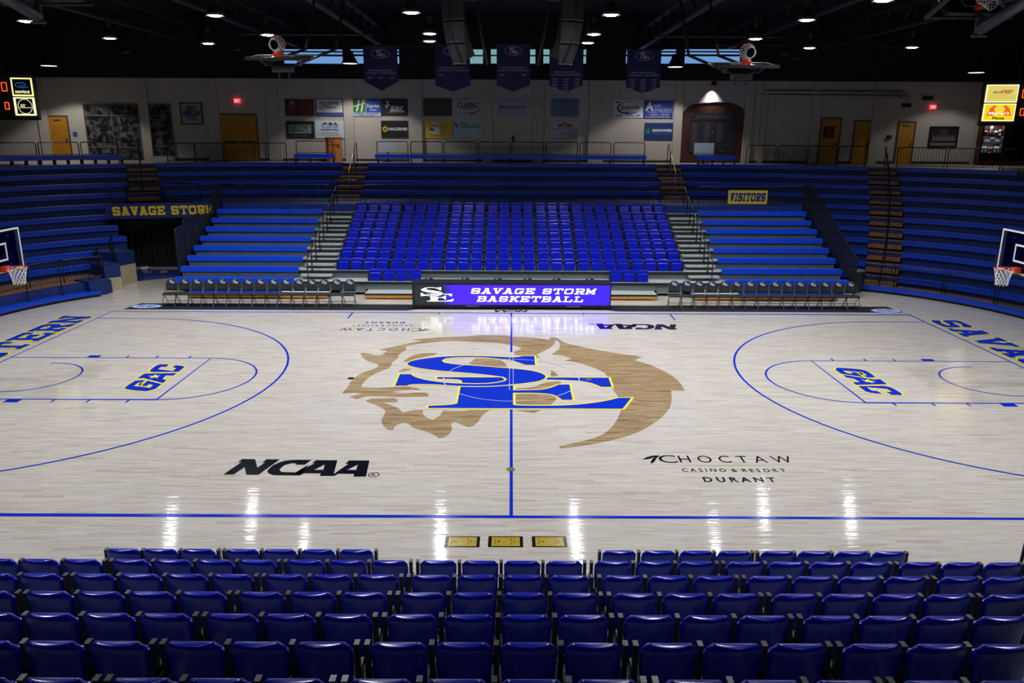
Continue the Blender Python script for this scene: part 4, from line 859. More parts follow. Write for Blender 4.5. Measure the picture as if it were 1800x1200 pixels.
# ================================================================== GOALS
def net_mb(T, top=.225, bot=.14, ln=.42, n=12, r=.007):
    mb = MB(); rows = 5
    R_ = lambda v: top+(bot-top)*(1-(1-v)**1.8)
    for s in (-1, 1):
        for k in range(n):
            pts = [(R_(i/rows)*math.cos(2*PI*(k+s*.5*i)/n), R_(i/rows)*math.sin(2*PI*(k+s*.5*i)/n), -ln*i/rows) for i in range(rows+1)]
            mb.tube(pts, r, 4, T=T)
    return mb
def goal(label, loc, rot, arm, group=None):
    """glass backboard in its own xz plane, playing face towards -y, origin at the middle of the lower edge"""
    t = thing('basketball_goal', label, 'basketball hoop', loc, 0, group, rot)
    MB().box(-.88, -.012, .03, .88, .012, 1.04).build('glass_board', 'glass', t)
    bf = MB().box(-.915, -.02, 0, .915, .02, .04).box(-.915, -.02, 1.03, .915, .02, 1.07).box(-.915, -.02, .041, -.865, .02, 1.029).box(.865, -.02, .041, .915, .02, 1.029)
    bf.build('board_border', 'white', t)
    MB().box(-.305, -.0165, .29, .305, -.0125, .34).box(-.305, -.0165, .70, .305, -.0125, .75).box(-.305, -.0165, .341, -.255, -.0125, .699).box(.255, -.0165, .341, .305, -.0125, .699).build('target_square', 'white', t)
    MB().box(-.95, -.045, -.05, .95, .045, -.001).box(-.965, -.045, -.05, -.917, .045, .35).box(.917, -.045, -.05, .965, .045, .35).build('edge_pad', 'matte', t)
    rz = .15; rm = MB().tube([(.228*math.cos(k*PI/14), -.40+.228*math.sin(k*PI/14), rz) for k in range(28)], .012, 7, True)
    rm.tube([(-.12, -.02, rz-.05), (-.15, -.23, rz)], .011, 6).tube([(.12, -.02, rz-.05), (.15, -.23, rz)], .011, 6)
    o = rm.build('rim', 'rim', t, smooth=True); MB().box(-.11, -.17, rz-.10, .11, -.021, rz+.03).build('rim_bracket', 'rim', o, bevel=.01)
    net_mb(Matrix.Translation((0, -.40, rz-.01))).build('net', 'net', o)
    if arm == 'floor':
        zl = loc[2]
        MB().tube([(-.5, .03, .9), (0, .6, .35)], .035, 8).tube([(.5, .03, .9), (0, .6, .35)], .035, 8).tube([(-.5, .03, .15), (0, .6, .30)], .035, 8).tube([(.5, .03, .15), (0, .6, .30)], .035, 8).build('board_brace', 'white', t)
        MB().box(-.1, .55, .22, .1, 4.1, .42).build('boom_arm', 'matte', t, bevel=.02); MB().box(-.14, 3.8, -2.46, .14, 4.1, .219).build('mast', 'matte', t, bevel=.02)
        MB().box(-.6, 3.3, 0.02-zl, .6, 4.8, -2.461).build('base', 'matte', t, bevel=.03)
        MB().tube([(.0, .04, 1.06), (.0, 3.95, .43)], .015, 6).build('stay_cable', 'steel', t)
    else:
        fr = MB()
        for x in (-.55, .55): fr.tube([(x, .04, .1), (x, .22, .5), (x, .04, 1.0)], .03, 6)
        fr.tube([(-.55, .22, .5), (.55, .22, .5)], .03, 6).build('back_frame', 'truss', t)
    return t
p = at(30, 470, Y=0); ax = p.x-.40
goal('floor-standing goal with orange rim at the left edge, before the left benches', (ax, 0, p.z-.15), (0, 0, PI/2), 'floor', 'main goals')
p2 = at(1765, 472, Y=0); goal('floor-standing goal with orange rim at the right edge, before the right benches', (p2.x+.40, 0, p2.z-.15), (0, 0, -PI/2), 'floor', 'main goals')
def hung(label, c, rot, drop):
    t = goal(label, c, rot, 'hung', 'folded ceiling goals'); return t
for s, px, py, l in ((-1, 489, 103.5, 'left'), (1, 1312, 117, 'right')):
    c = at(px, py, Y=4.6)
    g = hung('practice goal folded flat under the ceiling near the %s dome lamp, white net showing' % l, (c.x, c.y-.05, c.z), (-PI/2+.17, 0, s*.0), 1)
    mb = MB(); K = Matrix.Translation((c.x, c.y-.05, c.z)) @ Matrix.Rotation(-PI/2+.17, 4, 'X'); IV = K.inverted() @ Matrix.Translation(c)
    for dx in (-.5, .5): mb.tube([(dx, .25, -.12), (dx-s*.5, 3.4, .6), (dx-s*1.0, 4.4, 3.8)], .05, 7, T=IV)
    mb.tube([(-.5, .6, -.02), (.5-s*.2, 2.4, .3)], .03, 6, T=IV); mb.build('mast', 'matte', g)
    MB().box(-.3, .3, -.34, .3, .6, -.18, T=IV).tube([(-.15, .5, -.5), (-.15, .5, -.3)], .03, 6, T=IV).tube([(.15, .5, -.5), (.15, .5, -.3)], .03, 6, T=IV).build('winch_box', 'grey', g)
for s, px, l in ((1, 1722, 'right'), (-1, 88, 'left')):
    c = at(px, 24 if s > 0 else 0, Y=2.2); ang = s*.10
    g = hung('main ceiling goal folded up in the upper %s picture corner' % l, (c.x, c.y, c.z), (-PI/2+.70, 0, ang), 1)
    K = Matrix.Translation(c) @ Matrix.Rotation(ang, 4, 'Z') @ Matrix.Rotation(-PI/2+.70, 4, 'X'); IV = K.inverted() @ Matrix.Translation(c)
    q0 = at(1722 if s > 0 else 66, 52 if s > 0 else 28, Y=2.2)-c; q1 = at(1800 if s > 0 else 10, 4 if s > 0 else -4, Y=.8)-c
    MB().tube([q0, q1, q1+(q1-q0)*1.2], .15, 12, T=IV).build('drive_tube', C_(.045, .042, .048, .4), g, smooth=True)
    MB().tube([q0+Vector((-.12*s, 0, .3)), q0+Vector((-.12*s, 0, -.22))], .02, 6, T=IV).tube([q0+Vector((-.2, 0, -.16)), q0+Vector((.2, 0, -.16))], .03, 6, T=IV).build('clamp', 'cap', g)
    MB().tube([(-1.3, .2, -.08), (1.0, .2, -.08)], .04, 6, T=IV).tube([(-1.3, .2, -.08), (-1.3, -1.6, .5)], .07, 6, T=IV).tube([q0, (0, .2, 3)], .06, 6, T=IV).build('mast', 'truss', g)
# ================================================================== LAMPS
def lamp_mesh(t, dome=False):
    if not dome:
        MB().lathe([(.06, .30), (.10, .28), (.20, .10), (.245, .0), (.25, .0), (.21, .11), (.11, .30), (.06, .32)], 20).build('reflector', 'lampshade', t, smooth=True)
        MB().lathe([(.0, -.015), (.13, -.012), (.19, .02), (.0, .025)], 20).build('lens', 'lampglow', t)
        MB().lathe([(.075, .321), (.075, .52), (.0, .54)], 12).build('ballast', 'truss', t)
        MB().tube([(0, 0, .54), (0, 0, 3.1)], .012, 6).build('stem', 'truss', t)
    else:
        MB().lathe([(.10, .60), (.16, .58), (.20, .38), (.36, .12), (.42, .0), (.43, .0), (.37, .13), (.22, .40), (.17, .62), (.10, .63)], 24).build('dome', 'matte', t, smooth=True)
        MB().lathe([(.0, .0), (.36, .005), (.39, .03), (.0, .035)], 24).build('lens', 'domeglow', t); MB().tube([(0, 0, .63), (0, 0, 3.15)], .012, 6).build('stem', 'truss', t)
def lamp_light(t, watts, size, blend, rad, colr, z=-.04):
    l = bpy.data.lights.new('lamp_light', 'SPOT'); l.energy = watts; l.spot_size = math.radians(size); l.spot_blend = blend; l.shadow_soft_size = rad; l.color = colr
    o = bpy.data.objects.new('lamp_light', l); col.objects.link(o); o.parent = t; o.location = (0, 0, z); return o
lp = [(46, 38), (193, 68), (378, 28), (470, 62), (366, 77), (723, 23), (755, 60), (755, 73), (1074, 27), (1044, 61), (1033, 76), (1418, 36), (1328, 69), (1423, 85), (1603, 84), (1552, 2)]
wh = ['at far upper left beside the folded goal', 'low over the far left stairs', 'large, on left roof truss', 'above the left folded practice goal', 'small, over the left double door', 'large, left of the hung loudspeakers', 'upper of the close pair left of the loudspeakers', 'lower of the close pair left of the loudspeakers',
      'large, right of the hung loudspeakers', 'upper of the close pair right of the loudspeakers', 'lower of the close pair right of the loudspeakers', 'large, with a flare, on right roof truss', 'above the right folded practice goal', 'small, below the large flaring lamp', 'low over the right stairs', 'cut by the top edge right of centre']
for (px, py), l in zip(lp, wh):
    p = at(px, py, Z=9.3); t = thing('bay_lamp', 'bright pendant bay lamp '+l, 'lamp', p, 0, 'pendant bay lamps'); lamp_mesh(t)
    lamp_light(t, LAMP_W*(1 if p.y < 9.5 and abs(p.x) < 14 else .65), 122, .6, .16, LAMP_COL)
for X in (-9.35, -3.05, 3.05, 9.35):
    for Y in (-2.6, -7.8) if X != 9.35 else (-2.6, -7.8):
        t = thing('bay_lamp', 'pendant bay lamp over the near half of the court, above the picture', 'lamp', (X, Y, 9.3), 0, 'pendant bay lamps'); lamp_mesh(t); lamp_light(t, LAMP_W, 122, .6, .16, LAMP_COL)
for X in (-15.8, 15.8):
    for Y in (.5, -6):
        t = thing('bay_lamp', 'pendant bay lamp over the court end, above the picture', 'lamp', (X, Y, 9.3), 0, 'pendant bay lamps'); lamp_mesh(t); lamp_light(t, LAMP_W*1.05, 122, .6, .16, LAMP_COL)
for px, py, l, wt in ((615, 112, 'over the left upper stairs', 1.3), (1187, 118, 'over the right upper stairs', 1.1), (1716, 128, 'beside the right scoreboard', .4), (86, 116, 'beside the left scoreboard', 1.0)):
    p = at(px, py, Y=22.4); t = thing('dome_lamp', 'dark dome pendant lamp with pale lens '+l, 'lamp', p, 0, 'dome pendant lamps'); lamp_mesh(t, True); lamp_light(t, DOME_W*wt, 118, .25, .2, (1, .95, .86), -.05)
for X in (-11.5, -4, 4, 11.5):
    t = thing('dome_lamp', 'dark dome pendant lamp over the near stand, above the picture', 'lamp', (X, -13.2, 9.3), 0, 'dome pendant lamps'); lamp_mesh(t, True); lamp_light(t, 80, 130, .4, .2, (.95, .97, 1), -.05)
for px, py, l in ((222, 94, 'over the left stairs'), (419, 90, 'left of the folded goal'), (1380, 97, 'right of the folded goal'), (1400, 105, 'below the flaring lamp')):
    p = at(px, py, Y=19); t = thing('bay_lamp', 'unlit pendant lamp in the dark '+l, 'lamp', p, 0, 'unlit pendant lamps')
    MB().lathe([(.06, .30), (.10, .28), (.20, .10), (.245, .0), (.25, .0), (.21, .11), (.11, .30), (.06, .32)], 16).build('reflector', 'lampshade', t, smooth=True); MB().tube([(0, 0, .3), (0, 0, 2.9)], .012, 6).build('stem', 'truss', t)
p = at(1255, 148, Y=YW-.32); t = thing('wall_spot', 'small spot lamp shining down on the wall above dark arch', 'lamp', p)
MB().lathe([(.10, -.08), (.16, .02), (.12, .14), (.0, .16)], 16).build('housing', 'truss', t, smooth=True); MB().lathe([(0, -.07), (.11, -.06), (0, -.05)], 16).build('lens', 'lampglow', t); MB().box(-.03, .1, .02, .03, .32, .08).build('bracket', 'truss', t)
l = lamp_light(t, SPOT_W, 84, .95, .06, (1, .96, .86), -.09); l.rotation_euler = (math.radians(14), 0, 0)
# ================================================================== LOUDSPEAKERS
for s, l in ((-1, 'left'), (1, 'right')):
    t = thing('loudspeaker_cluster', 'hung cluster of black loudspeakers with grey grilles, %s one of the pair' % l, 'loudspeaker', (s*1.52, 4.2, 9.95), 0, 'hung loudspeaker clusters')
    for cix, yaw in ((0, s*.08), (1, s*.88)):
        yy, zz = 0, 0
        for r in range(3):
            tl = (.06, .20, .42)[r]
            T = Matrix.Rotation(yaw, 4, 'Z') @ Matrix.Translation((0, -.30+yy, zz)) @ Matrix.Rotation(tl, 4, 'X')
            if r == 0: T = T @ Matrix.Scale(1, 4)
            b = MB().prism([(-.20, -.20), (.20, -.20), (.11, .42), (-.11, .42)], -.565, -.005, T).build('cabinet', 'matte', t, bevel=.01)
            MB().box(-.185, -.212, -.545, .185, -.201, -.03, T).build('grille', 'grey', b); MB().box(-.195, -.216, -.572, .195, -.19, -.552, T).build('grille_edge', C_(.13, .13, .14, .5), b)
            MB().lathe([(.10, 0), (.10, .008), (0, .008)], 16, T @ Matrix.Translation((-s*.165, .1, -.28)) @ Matrix.Rotation(-s*PI/2, 4, 'Y')).build('side_port', 'black', b)
            yy += .57*math.sin(tl); zz -= .57*math.cos(tl)
    fr = MB().box(-.5, -.5, .02, .5, .3, .08)
    for x in (-.4, .4): fr.tube([(x, 0, .08), (x, 0, 2.45)], .02, 6)
    fr.build('hanging_frame', 'truss', t)
    MB().tube([(s*-.35, .5, 2.4), (s*-.45, .6, 0), (s*-.75, .7, -1.7)], .04, 7).build('cable_sleeve', 'matte', t)
# ================================================================== BANNERS
bn = [((638, 698, 84, 143, 160), 'first', ["MEN'S BASKETBALL", 'NATIONAL TOURNAMENT'], [['2007', '2014', '2020']]),
      ((764, 826, 79, 150, 161), 'second', ["MEN'S BASKETBALL", 'CONFERENCE CHAMPIONSHIPS'], [['2022', '', '']]),
      ((873, 932, 79, 150, 161), 'middle', ["MEN'S BASKETBALL NORTH", 'DIVISION CHAMPIONSHIPS'], [['2006', '', '2007']]),
      ((966, 1026, 87, 151, 162), 'fourth', ["MEN'S BASKETBALL", 'NATIONAL TOURNAMENT'], [['1957', '1963', '1998'], ['1961', '1964', '2001'], ['1962', '1997', '1963'], ['1962', '1998', '1966'], ['', '1997', '']]),
      ((1103, 1163, 88, 154, 164), 'fifth', ["MEN'S BASKETBALL", 'CONFERENCE CHAMPIONSHIPS'], [['1932', '1956', '1964'], ['1934', '1957', '1966'], ['1938', '1960', '1972'], ['1947', '1961', '1978'], ['1950', '1962', '1991'], ['1954', '1963', '1998'], ['', '1998', '']])]
RX90 = Matrix.Rotation(PI/2, 4, 'X')
for (a, b, y0, y1, y2), o_, ttl, yrs in bn:
    c = at((a+b)/2, y0, Y=18.2); w_ = (at(b, y0, Y=18.2).x-at(a, y0, Y=18.2).x); h1, h2 = c.z-at((a+b)/2, y1, Y=18.2).z, c.z-at((a+b)/2, y2, Y=18.2).z
    t = thing('hanging_banner', 'navy pointed banner with silver print, %s of the five in a row%s' % (o_, {'second': ', single year', 'middle': ', two years'}.get(o_, '')), 'banner', c, 0, 'championship banners')
    MB().prism([(-w_/2, 0), (w_/2, 0), (w_/2, -h1), (0, -h2), (-w_/2, -h1)], -.008, .008, RX90).build('cloth', 'banner', t)
    MB().tube([(-w_/2-.08, 0, .02), (w_/2+.08, 0, .02)], .025, 8).build('top_pole', 'truss', t)
    MB().tube([(-w_/2, 0, .02), (-w_/2, 0, 2.6)], .006, 4).tube([(w_/2, 0, .02), (w_/2, 0, 2.6)], .006, 4).build('hanging_wire', 'truss', t)
    mb = MB(); T = lambda x, z: Matrix.Translation((x, -.010, z)) @ RX90
    strip([(.40*math.cos(k*PI/16), .19*math.sin(k*PI/16)) for k in range(32)], .02, m3 := MB(), True); mb.add(m3.v, m3.f, T(0, -.26))
    text_mb('S', T(-.06, -.23), .26, .24, .03, mb=mb); text_mb('E', T(.12, -.31), .24, .14, .03, mb=mb)
    text_mb(ttl[0], T(0, -.98), w_*.72, .075, mb=mb); text_mb(ttl[1], T(0, -1.10), w_*.9, .075, mb=mb)
    for r, row in enumerate(yrs):
        for k, y in enumerate(row):
            if y: text_mb(y, T((k-1)*w_*.33, -1.30-.125*r), .22, .075, mb=mb)
    mb.build('printed_lettering', 'bannertext', t)
# ================================================================== WALL SIGNS
def wall_panel(name, label, cat, px, m, group=None, depth=.05, y=None, frame=None):
    x0, y0, x1, y1 = px; Y = y or YW-.001; yf = Y-depth
    a = at((x0+x1)/2, (y0+y1)/2, Y=yf); w_ = at(x1, (y0+y1)/2, Y=yf).x-at(x0, (y0+y1)/2, Y=yf).x; h = at((x0+x1)/2, y0, Y=yf).z-at((x0+x1)/2, y1, Y=yf).z
    t = thing(name, label, cat, (a.x, Y, a.z), 0, group); MB().box(-w_/2, -depth, -h/2, w_/2, 0, h/2).build('board', m, t)
    if frame:
        f = .06; MB().box(-w_/2-f, -depth-.02, -h/2-f, w_/2+f, 0, -h/2-.001).box(-w_/2-f, -depth-.02, h/2+.001, w_/2+f, 0, h/2+f).box(-w_/2-f, -depth-.02, -h/2, -w_/2-.001, 0, h/2).box(w_/2+.001, -depth-.02, -h/2, w_/2+f, 0, h/2).build('frame', frame, t)
    lay = [0]
    def T(u, v):
        return Matrix.Translation((u*w_/2, -depth-.004-.0015*lay[0], v*h/2)) @ RX90
    def tx(s, u, v, w, hh, m, bold=.015, shear=0, part='lettering'): lay[0] += 1; return text_mb(s, T(u, v), w*w_, hh*h, bold, shear).build(part, m, t)
    def sh(loops, m, part='printed_shape'): lay[0] += 1; return MB().flat([[(p[0]*w_/2, p[1]*h/2) for p in l] for l in loops], T(0, 0)).build(part, m, t)
    return t, tx, sh
EL = lambda cx, cy, rx, ry, a0=0, a1=360, n=28: [(cx+rx*math.cos(math.radians(a0+(a1-a0)*i/n)), cy+ry*math.sin(math.radians(a0+(a1-a0)*i/n))) for i in range(n+1 if a1-a0 < 360 else n)]
RC_ = lambda x0, y0, x1, y1: [(x0, y0), (x1, y0), (x1, y1), (x0, y1)]
ARC = lambda cx, cy, rx, ry, a0, a1, t: EL(cx, cy, rx, ry, a0, a1)+EL(cx, cy+t*.4, rx-t*.3, ry-t, a0, a1)[::-1]
WHT, BLK, NVY, GRY = C_(.62, .66, .72), C_(.010, .010, .014), C_(.012, .03, .14), C_(.30, .31, .33)
G = 'sponsor signs on the concourse wall'
t, tx, sh = wall_panel('wall_sign', 'dark red photo sign with a red figure, top left of the left four signs', 'sign', (501, 174, 551, 204), C_(.05, .006, .008), G)
sh([RC_(-1, -1, 0, 1)], C_(.012, .006, .010)); sh([RC_(.0, -1, .95, .98)], C_(.13, .006, .012)); sh([EL(-.5, .05, .3, .75)], C_(.12, .03, .02)); sh([EL(-.48, .55, .16, .26)], C_(.30, .16, .08)); sh([RC_(-.7, -.9, -.2, -.1)], C_(.10, .02, .015))
t, tx, sh = wall_panel('wall_sign', 'white and blue sign with a red swoosh, beside the dark red photo sign', 'sign', (554, 173, 604, 204), C_(.02, .06, .24), G)
sh([RC_(-.94, -.62, .94, .94)], C_(.16, .03, .05)); sh([RC_(-.91, -.58, .91, .90)], WHT); tx('RED RIVER', 0, .48, .66, .18, C_(.05, .03, .12)); sh([[(-.7, .15), (-.3, .25), (.2, .02), (.8, .3), (.25, -.1), (-.3, .12)]], C_(.4, .03, .05)); tx('FAMILY CONCRETE SERVICES', 0, -.12, .7, .08, C_(.04, .04, .12), .01); tx('OUR BUSINESS IS YOU', 0, -.4, .5, .07, C_(.05, .15, .3), .01); tx('PROUD SUPPORTER OF SE ATHLETICS', 0, -.82, .92, .1, C_(.1, .2, .5), .01)
t, tx, sh = wall_panel('wall_sign', 'black sign with a pale ticket-shaped brewery badge, lower left of the left four', 'sign', (503, 213, 552, 243), BLK, G)
bd = lambda k: [(-.85*k, .62*k), (.85*k, .62*k), (.80*k, .3), (.88*k, .1), (.80*k, -.1), (.85*k, -.42*k), (-.85*k, -.42*k), (-.80*k, -.1), (-.88*k, .1), (-.80*k, .3)]
sh([bd(1.0)], C_(.13, .18, .16)); sh([bd(.95)], BLK); sh([bd(.92)], C_(.22, .29, .26)); tx('LOST STREET', 0, .32, .68, .19, BLK, .04); tx('BREWING CO.', 0, -.10, .68, .19, BLK, .04); tx('DURANT, OK', 0, -.72, .5, .09, C_(.14, .18, .17))
t, tx, sh = wall_panel('wall_sign', 'white sign with dark mountain peaks and remodeling lettering, above the orange lectern', 'sign', (554, 212, 605, 243), C_(.52, .60, .72), G)
sh([[(-.55, .5), (-.3, .85), (-.1, .6), (.05, .85), (.25, .6), (.4, .82), (.6, .5), (.3, .6), (.05, .5), (-.2, .62)]], NVY); tx('T.H. DUTTON', 0, .32, .58, .17, NVY, .01); tx('Remodeling Services', 0, -.03, .60, .15, NVY, .02); tx('ADDITIONS KITCHENS BATHS', 0, -.38, .58, .09, C_(.2, .24, .26), 0); tx('580-000-0000 Durant OK'.replace('580-000-0000 ', 'www. '), 0, -.62, .66, .09, C_(.15, .18, .24), 0)
t, tx, sh = wall_panel('wall_sign', 'green and blue hotel sign with a big white letter H', 'sign', (619, 173, 669, 204), C_(.55, .62, .75), G)
sh([RC_(-1, -.60, -.05, 1)], C_(.02, .17, .015)); sh([RC_(-.02, -.60, 1, 1)], C_(.012, .06, .40)); sh([[(-.75, -.45), (-.62, -.45), (-.42, .85), (-.54, .85)], ], WHT); sh([[(-.42, -.5), (-.30, -.5), (-.12, .9), (-.24, .9)]], WHT); sh([[(-.92, .02), (-.05, .42), (-.05, .54), (-.92, .14)]], WHT); tx('Holiday Inn', .48, .52, .42, .17, C_(.10, .22, .55)); tx('Express', .48, .12, .43, .28, WHT, .02); tx('& Suites', .48, -.28, .24, .12, WHT); tx('<<Stay Smart>>', 0, -.80, .86, .22, C_(.03, .07, .30), .02)
t, tx, sh = wall_panel('wall_sign', 'black sign with white S&L lettering and orange line', 'sign', (669.5, 173, 718, 203), BLK, G)
tx('S&L', .18, -.22, .54, .34, C_(.50, .62, .66), .05, .2); sh([[(-.5, -.62), (.62, -.58), (.62, -.66), (-.45, -.70)]], C_(.45, .12, .03)); sh([EL(-.5, .55, .1, .16)], C_(.4, .45, .5)); sh([[(-.7, .2), (-.45, .4), (-.3, .2), (-.5, .05), (-.55, -.15), (-.62, -.15)]], C_(.4, .45, .5))
t, tx, sh = wall_panel('wall_sign', 'black sign with a yellow hexagon emblem and white bold word', 'sign', (670, 212, 720, 242), BLK, G)
sh([EL(-.72, .0, .19, .38, 30, 390, 6)], C_(.70, .55, .02)); tx('H', -.72, 0, .09, .26, BLK, .06); tx('HAUZENER', .2, .02, .68, .17, WHT, .05)
t, tx, sh = wall_panel('wall_sign', 'nearly blank black sign above the yellow chef sign', 'sign', (744, 173, 794, 204), C_(.012, .012, .018), G); tx('INSURANCE AGENCY'[:0] or '. . . . . . .', 0, -.3, .7, .04, C_(.05, .05, .06))
t, tx, sh = wall_panel('wall_sign', 'pale grey sign with CLASSIC inside a dark swoosh', 'sign', (796, 173, 848, 204), C_(.40, .40, .44), G)
tx('CLASSIC', 0, .25, .70, .28, C_(.01, .012, .04), .03); tx('of Durant', .0, -.12, .36, .14, C_(.03, .03, .07), .01, .2); sh([ARC(-.1, .2, .72, .72, 75, 170, .10)], C_(.02, .02, .06)); sh([ARC(.1, .05, .75, .65, 270, 355, -.10)], C_(.02, .02, .06))
for k in range(4): sh([EL(-.45+.3*k, -.72, .06, .08)], C_(.12, .12, .16))
t, tx, sh = wall_panel('wall_sign', 'yellow sign showing a chef in white', 'sign', (748, 211, 795, 243), C_(.62, .42, .01), G)
sh([[(-.60, -.50), (.05, -.55), (.10, -.1), (-.05, .25), (-.45, .25), (-.70, -.2)]], C_(.62, .63, .66), 'printed_figure'); sh([EL(-.27, .38, .11, .17)], C_(.45, .22, .10), 'printed_figure'); sh([EL(-.30, .68, .19, .17)], C_(.62, .63, .66), 'printed_figure'); sh([RC_(-.42, .48, -.14, .62)], C_(.62, .63, .66), 'printed_figure'); sh([EL(-.52, -.05, .17, .14)], C_(.02, .06, .12), 'printed_figure')
tx('Fresh', .35, .55, .22, .10, C_(.35, .08, .01)); tx('Market', .35, .30, .30, .10, C_(.35, .08, .01)); tx('Daily', .38, -.02, .22, .09, C_(.35, .08, .01)); tx('GROCERIES & DELI', -.1, -.72, .55, .08, C_(.35, .10, .01), 0)
t, tx, sh = wall_panel('wall_sign', 'pale blue chiropractic sign with a green leaf', 'sign', (797, 212, 848, 243), C_(.40, .48, .56), G)
sh([[(-.92, .85), (-.70, .6), (-.62, .2), (-.80, .25), (-.92, .5)]], C_(.03, .14, .08)); tx('KNIGHT', -.22, .66, .36, .17, C_(.03, .06, .14), .02); tx('Family', .62, .62, .30, .15, C_(.08, .20, .16), 0, .3); tx('CHIROPRACTIC', .2, .33, .74, .19, C_(.03, .06, .14), .02)
for k in range(4): tx('CARE', -.7+.47*k, -.22, .16, .07, C_(.14, .18, .24)); 
tx('Durant, Oklahoma', 0, -.85, .40, .07, C_(.12, .18, .2), 0)
t, tx, sh = wall_panel('wall_sign', 'pale sign with one long dark bank name', 'sign', (876, 173, 928, 204), C_(.27, .29, .38), G); tx('BancorpSouth', .06, 0, .80, .18, C_(.02, .03, .10), .03); sh([RC_(-.95, -.14, -.76, .26), RC_(-.91, -.06, -.80, .18)], C_(.02, .03, .10))
t, tx, sh = wall_panel('wall_sign', 'dull blue glossy sign above the store sign with a red roof', 'sign', (968, 174, 1018, 205), C_(.12, .18, .30, .12), G); tx('Dental Care', 0, -.4, .7, .16, C_(.04, .08, .2), 0, .2); sh([EL(0, .62, .12, .16)], C_(.03, .07, .2)); sh([EL(.22, .3, .1, .14)], C_(.03, .07, .2)); sh([EL(-.02, .02, .08, .1)], C_(.03, .07, .2))
t, tx, sh = wall_panel('wall_sign', 'white store sign with a red roof emblem and dark text lines', 'sign', (967, 214, 1018, 245), C_(.40, .42, .50), G); sh([[(-.45, .40), (-.45, .72), (-.2, .78), (.0, .98), (.2, .78), (.5, .72), (.5, .40)]], C_(.22, .03, .02)); sh([EL(.0, .62, .09, .12)], C_(.5, .45, .4))
for k, (s_, u, wd) in enumerate((('LUMBER AND HARDWARE', 0, .88), ('DURANT, OK', .55, .40), ('OPEN DAILY', .6, .34), ('MADILL HIGHWAY', .35, .6), ('MADILL, OK', .55, .42), ('OPEN DAILY', .62, .32), ('SERVING SOUTHERN OKLAHOMA', 0, .9))): tx(s_, u, .22-.18*k, wd, .075, C_(.05, .05, .09), .005)
t, tx, sh = wall_panel('wall_sign', 'white sign with a script name in a dark blue oval', 'sign', (1079, 176, 1130, 207), C_(.56, .62, .66), G)
sh([EL(0, .12, .80, .74), EL(.06, .16, .74, .64)], NVY); tx('Stuteville', .08, .22, .70, .28, C_(.02, .02, .09), .015, .3); tx('Atoka', .25, -.25, .26, .12, C_(.02, .02, .09), 0, .3); sh([[(-.25, -.25), (.1, -.45), (.5, -.4), (.1, -.58), (-.2, -.45)]], C_(.02, .03, .3)); tx('800-977-1415 - Atoka, OK'.replace('800-977-1415 - ', 'Sales - '), 0, -.75, .86, .16, C_(.02, .02, .05), .02); sh([EL(-.75, .78, .16, .10)], NVY)
t, tx, sh = wall_panel('wall_sign', 'royal blue insurance sign with a large white letter A', 'sign', (1132, 177, 1183, 208), C_(.008, .035, .30), G)
tx('A', -.62, .36, .28, .52, WHT, .03); tx('rnett', -.1, .45, .28, .20, C_(.4, .45, .55), 0); tx('Insurance', .32, .04, .58, .22, C_(.4, .45, .55), 0); tx('Durant - Kingston', .08, -.30, .8, .11, C_(.35, .4, .5), .02); tx('Calera - Atoka', .08, -.55, .68, .11, C_(.35, .4, .5), .02); tx('ArnettInsurance.com', -.05, -.82, .86, .12, C_(.35, .4, .5), .02)
t, tx, sh = wall_panel('wall_sign', 'navy sign with a green emblem and white bold word', 'sign', (1133, 216, 1184, 246), C_(.010, .035, .16), G); tx('EMPOWER', .22, .12, .68, .16, WHT, .05); tx('FINANCIAL GROUP', .22, -.22, .68, .07, C_(.12, .2, .36), 0)
sh([EL(-.78, .05, .16, .30, 90, 450, 6), EL(-.78, .05, .10, .19, 90, 450, 6)], C_(.03, .30, .05)); sh([RC_(-.9, -.28, -.82, .1)], C_(.03, .30, .05)); sh([RC_(-.74, -.28, -.66, .1)], C_(.03, .30, .05))
# framed league sign, team picture, notices
t, tx, sh = wall_panel('framed_poster', 'framed white poster with dark league lettering and shield stripes', 'picture', (319, 182, 354, 217), C_(.30, .30, .38), None, .04, None, C_(.05, .012, .02))
tx('GREAT', 0, .58, .5, .2, C_(.02, .02, .09), .05); tx('AMERICAN', 0, .05, .88, .28, C_(.02, .02, .09), .05)
for k in range(5): sh([RC_(-.42+.2*k, -.62-(.14 if k == 2 else 0), -.33+.2*k, -.22)], C_(.14, .02, .05) if k == 2 else C_(.03, .03, .10))
t, tx, sh = wall_panel('framed_picture', 'large black-framed team group picture on the right wall', 'picture', (1635, 224, 1682, 257), C_(.016, .014, .022), None, .05, None, C_(.006, .006, .008))
sh([RC_(-.95, -.95, .95, -.62)], C_(.26, .15, .07)); sh([EL(0, .48, .32, .3)], C_(.05, .05, .06))
for k in range(13): sh([RC_(-.86+.135*k, -.45, -.76+.135*k, .02)], C_(.20, .20, .25) if k % 2 else C_(.12, .12, .2), 'printed_player'); sh([EL(-.81+.135*k, .12, .04, .08)], C_(.2, .12, .08), 'printed_player')
def exit_sign(x, y, l):
    t, tx, sh = wall_panel('exit_sign', l, 'sign', (x-5, y-3.5, x+5, y+3.5), 'exit', 'exit signs', .12); tx('EXIT', 0, 0, .8, .7, 'exitw', .03)
exit_sign(416, 177, 'glowing red exit sign above the brown double door'); exit_sign(1641, 188, 'glowing red exit sign above the framed team picture')
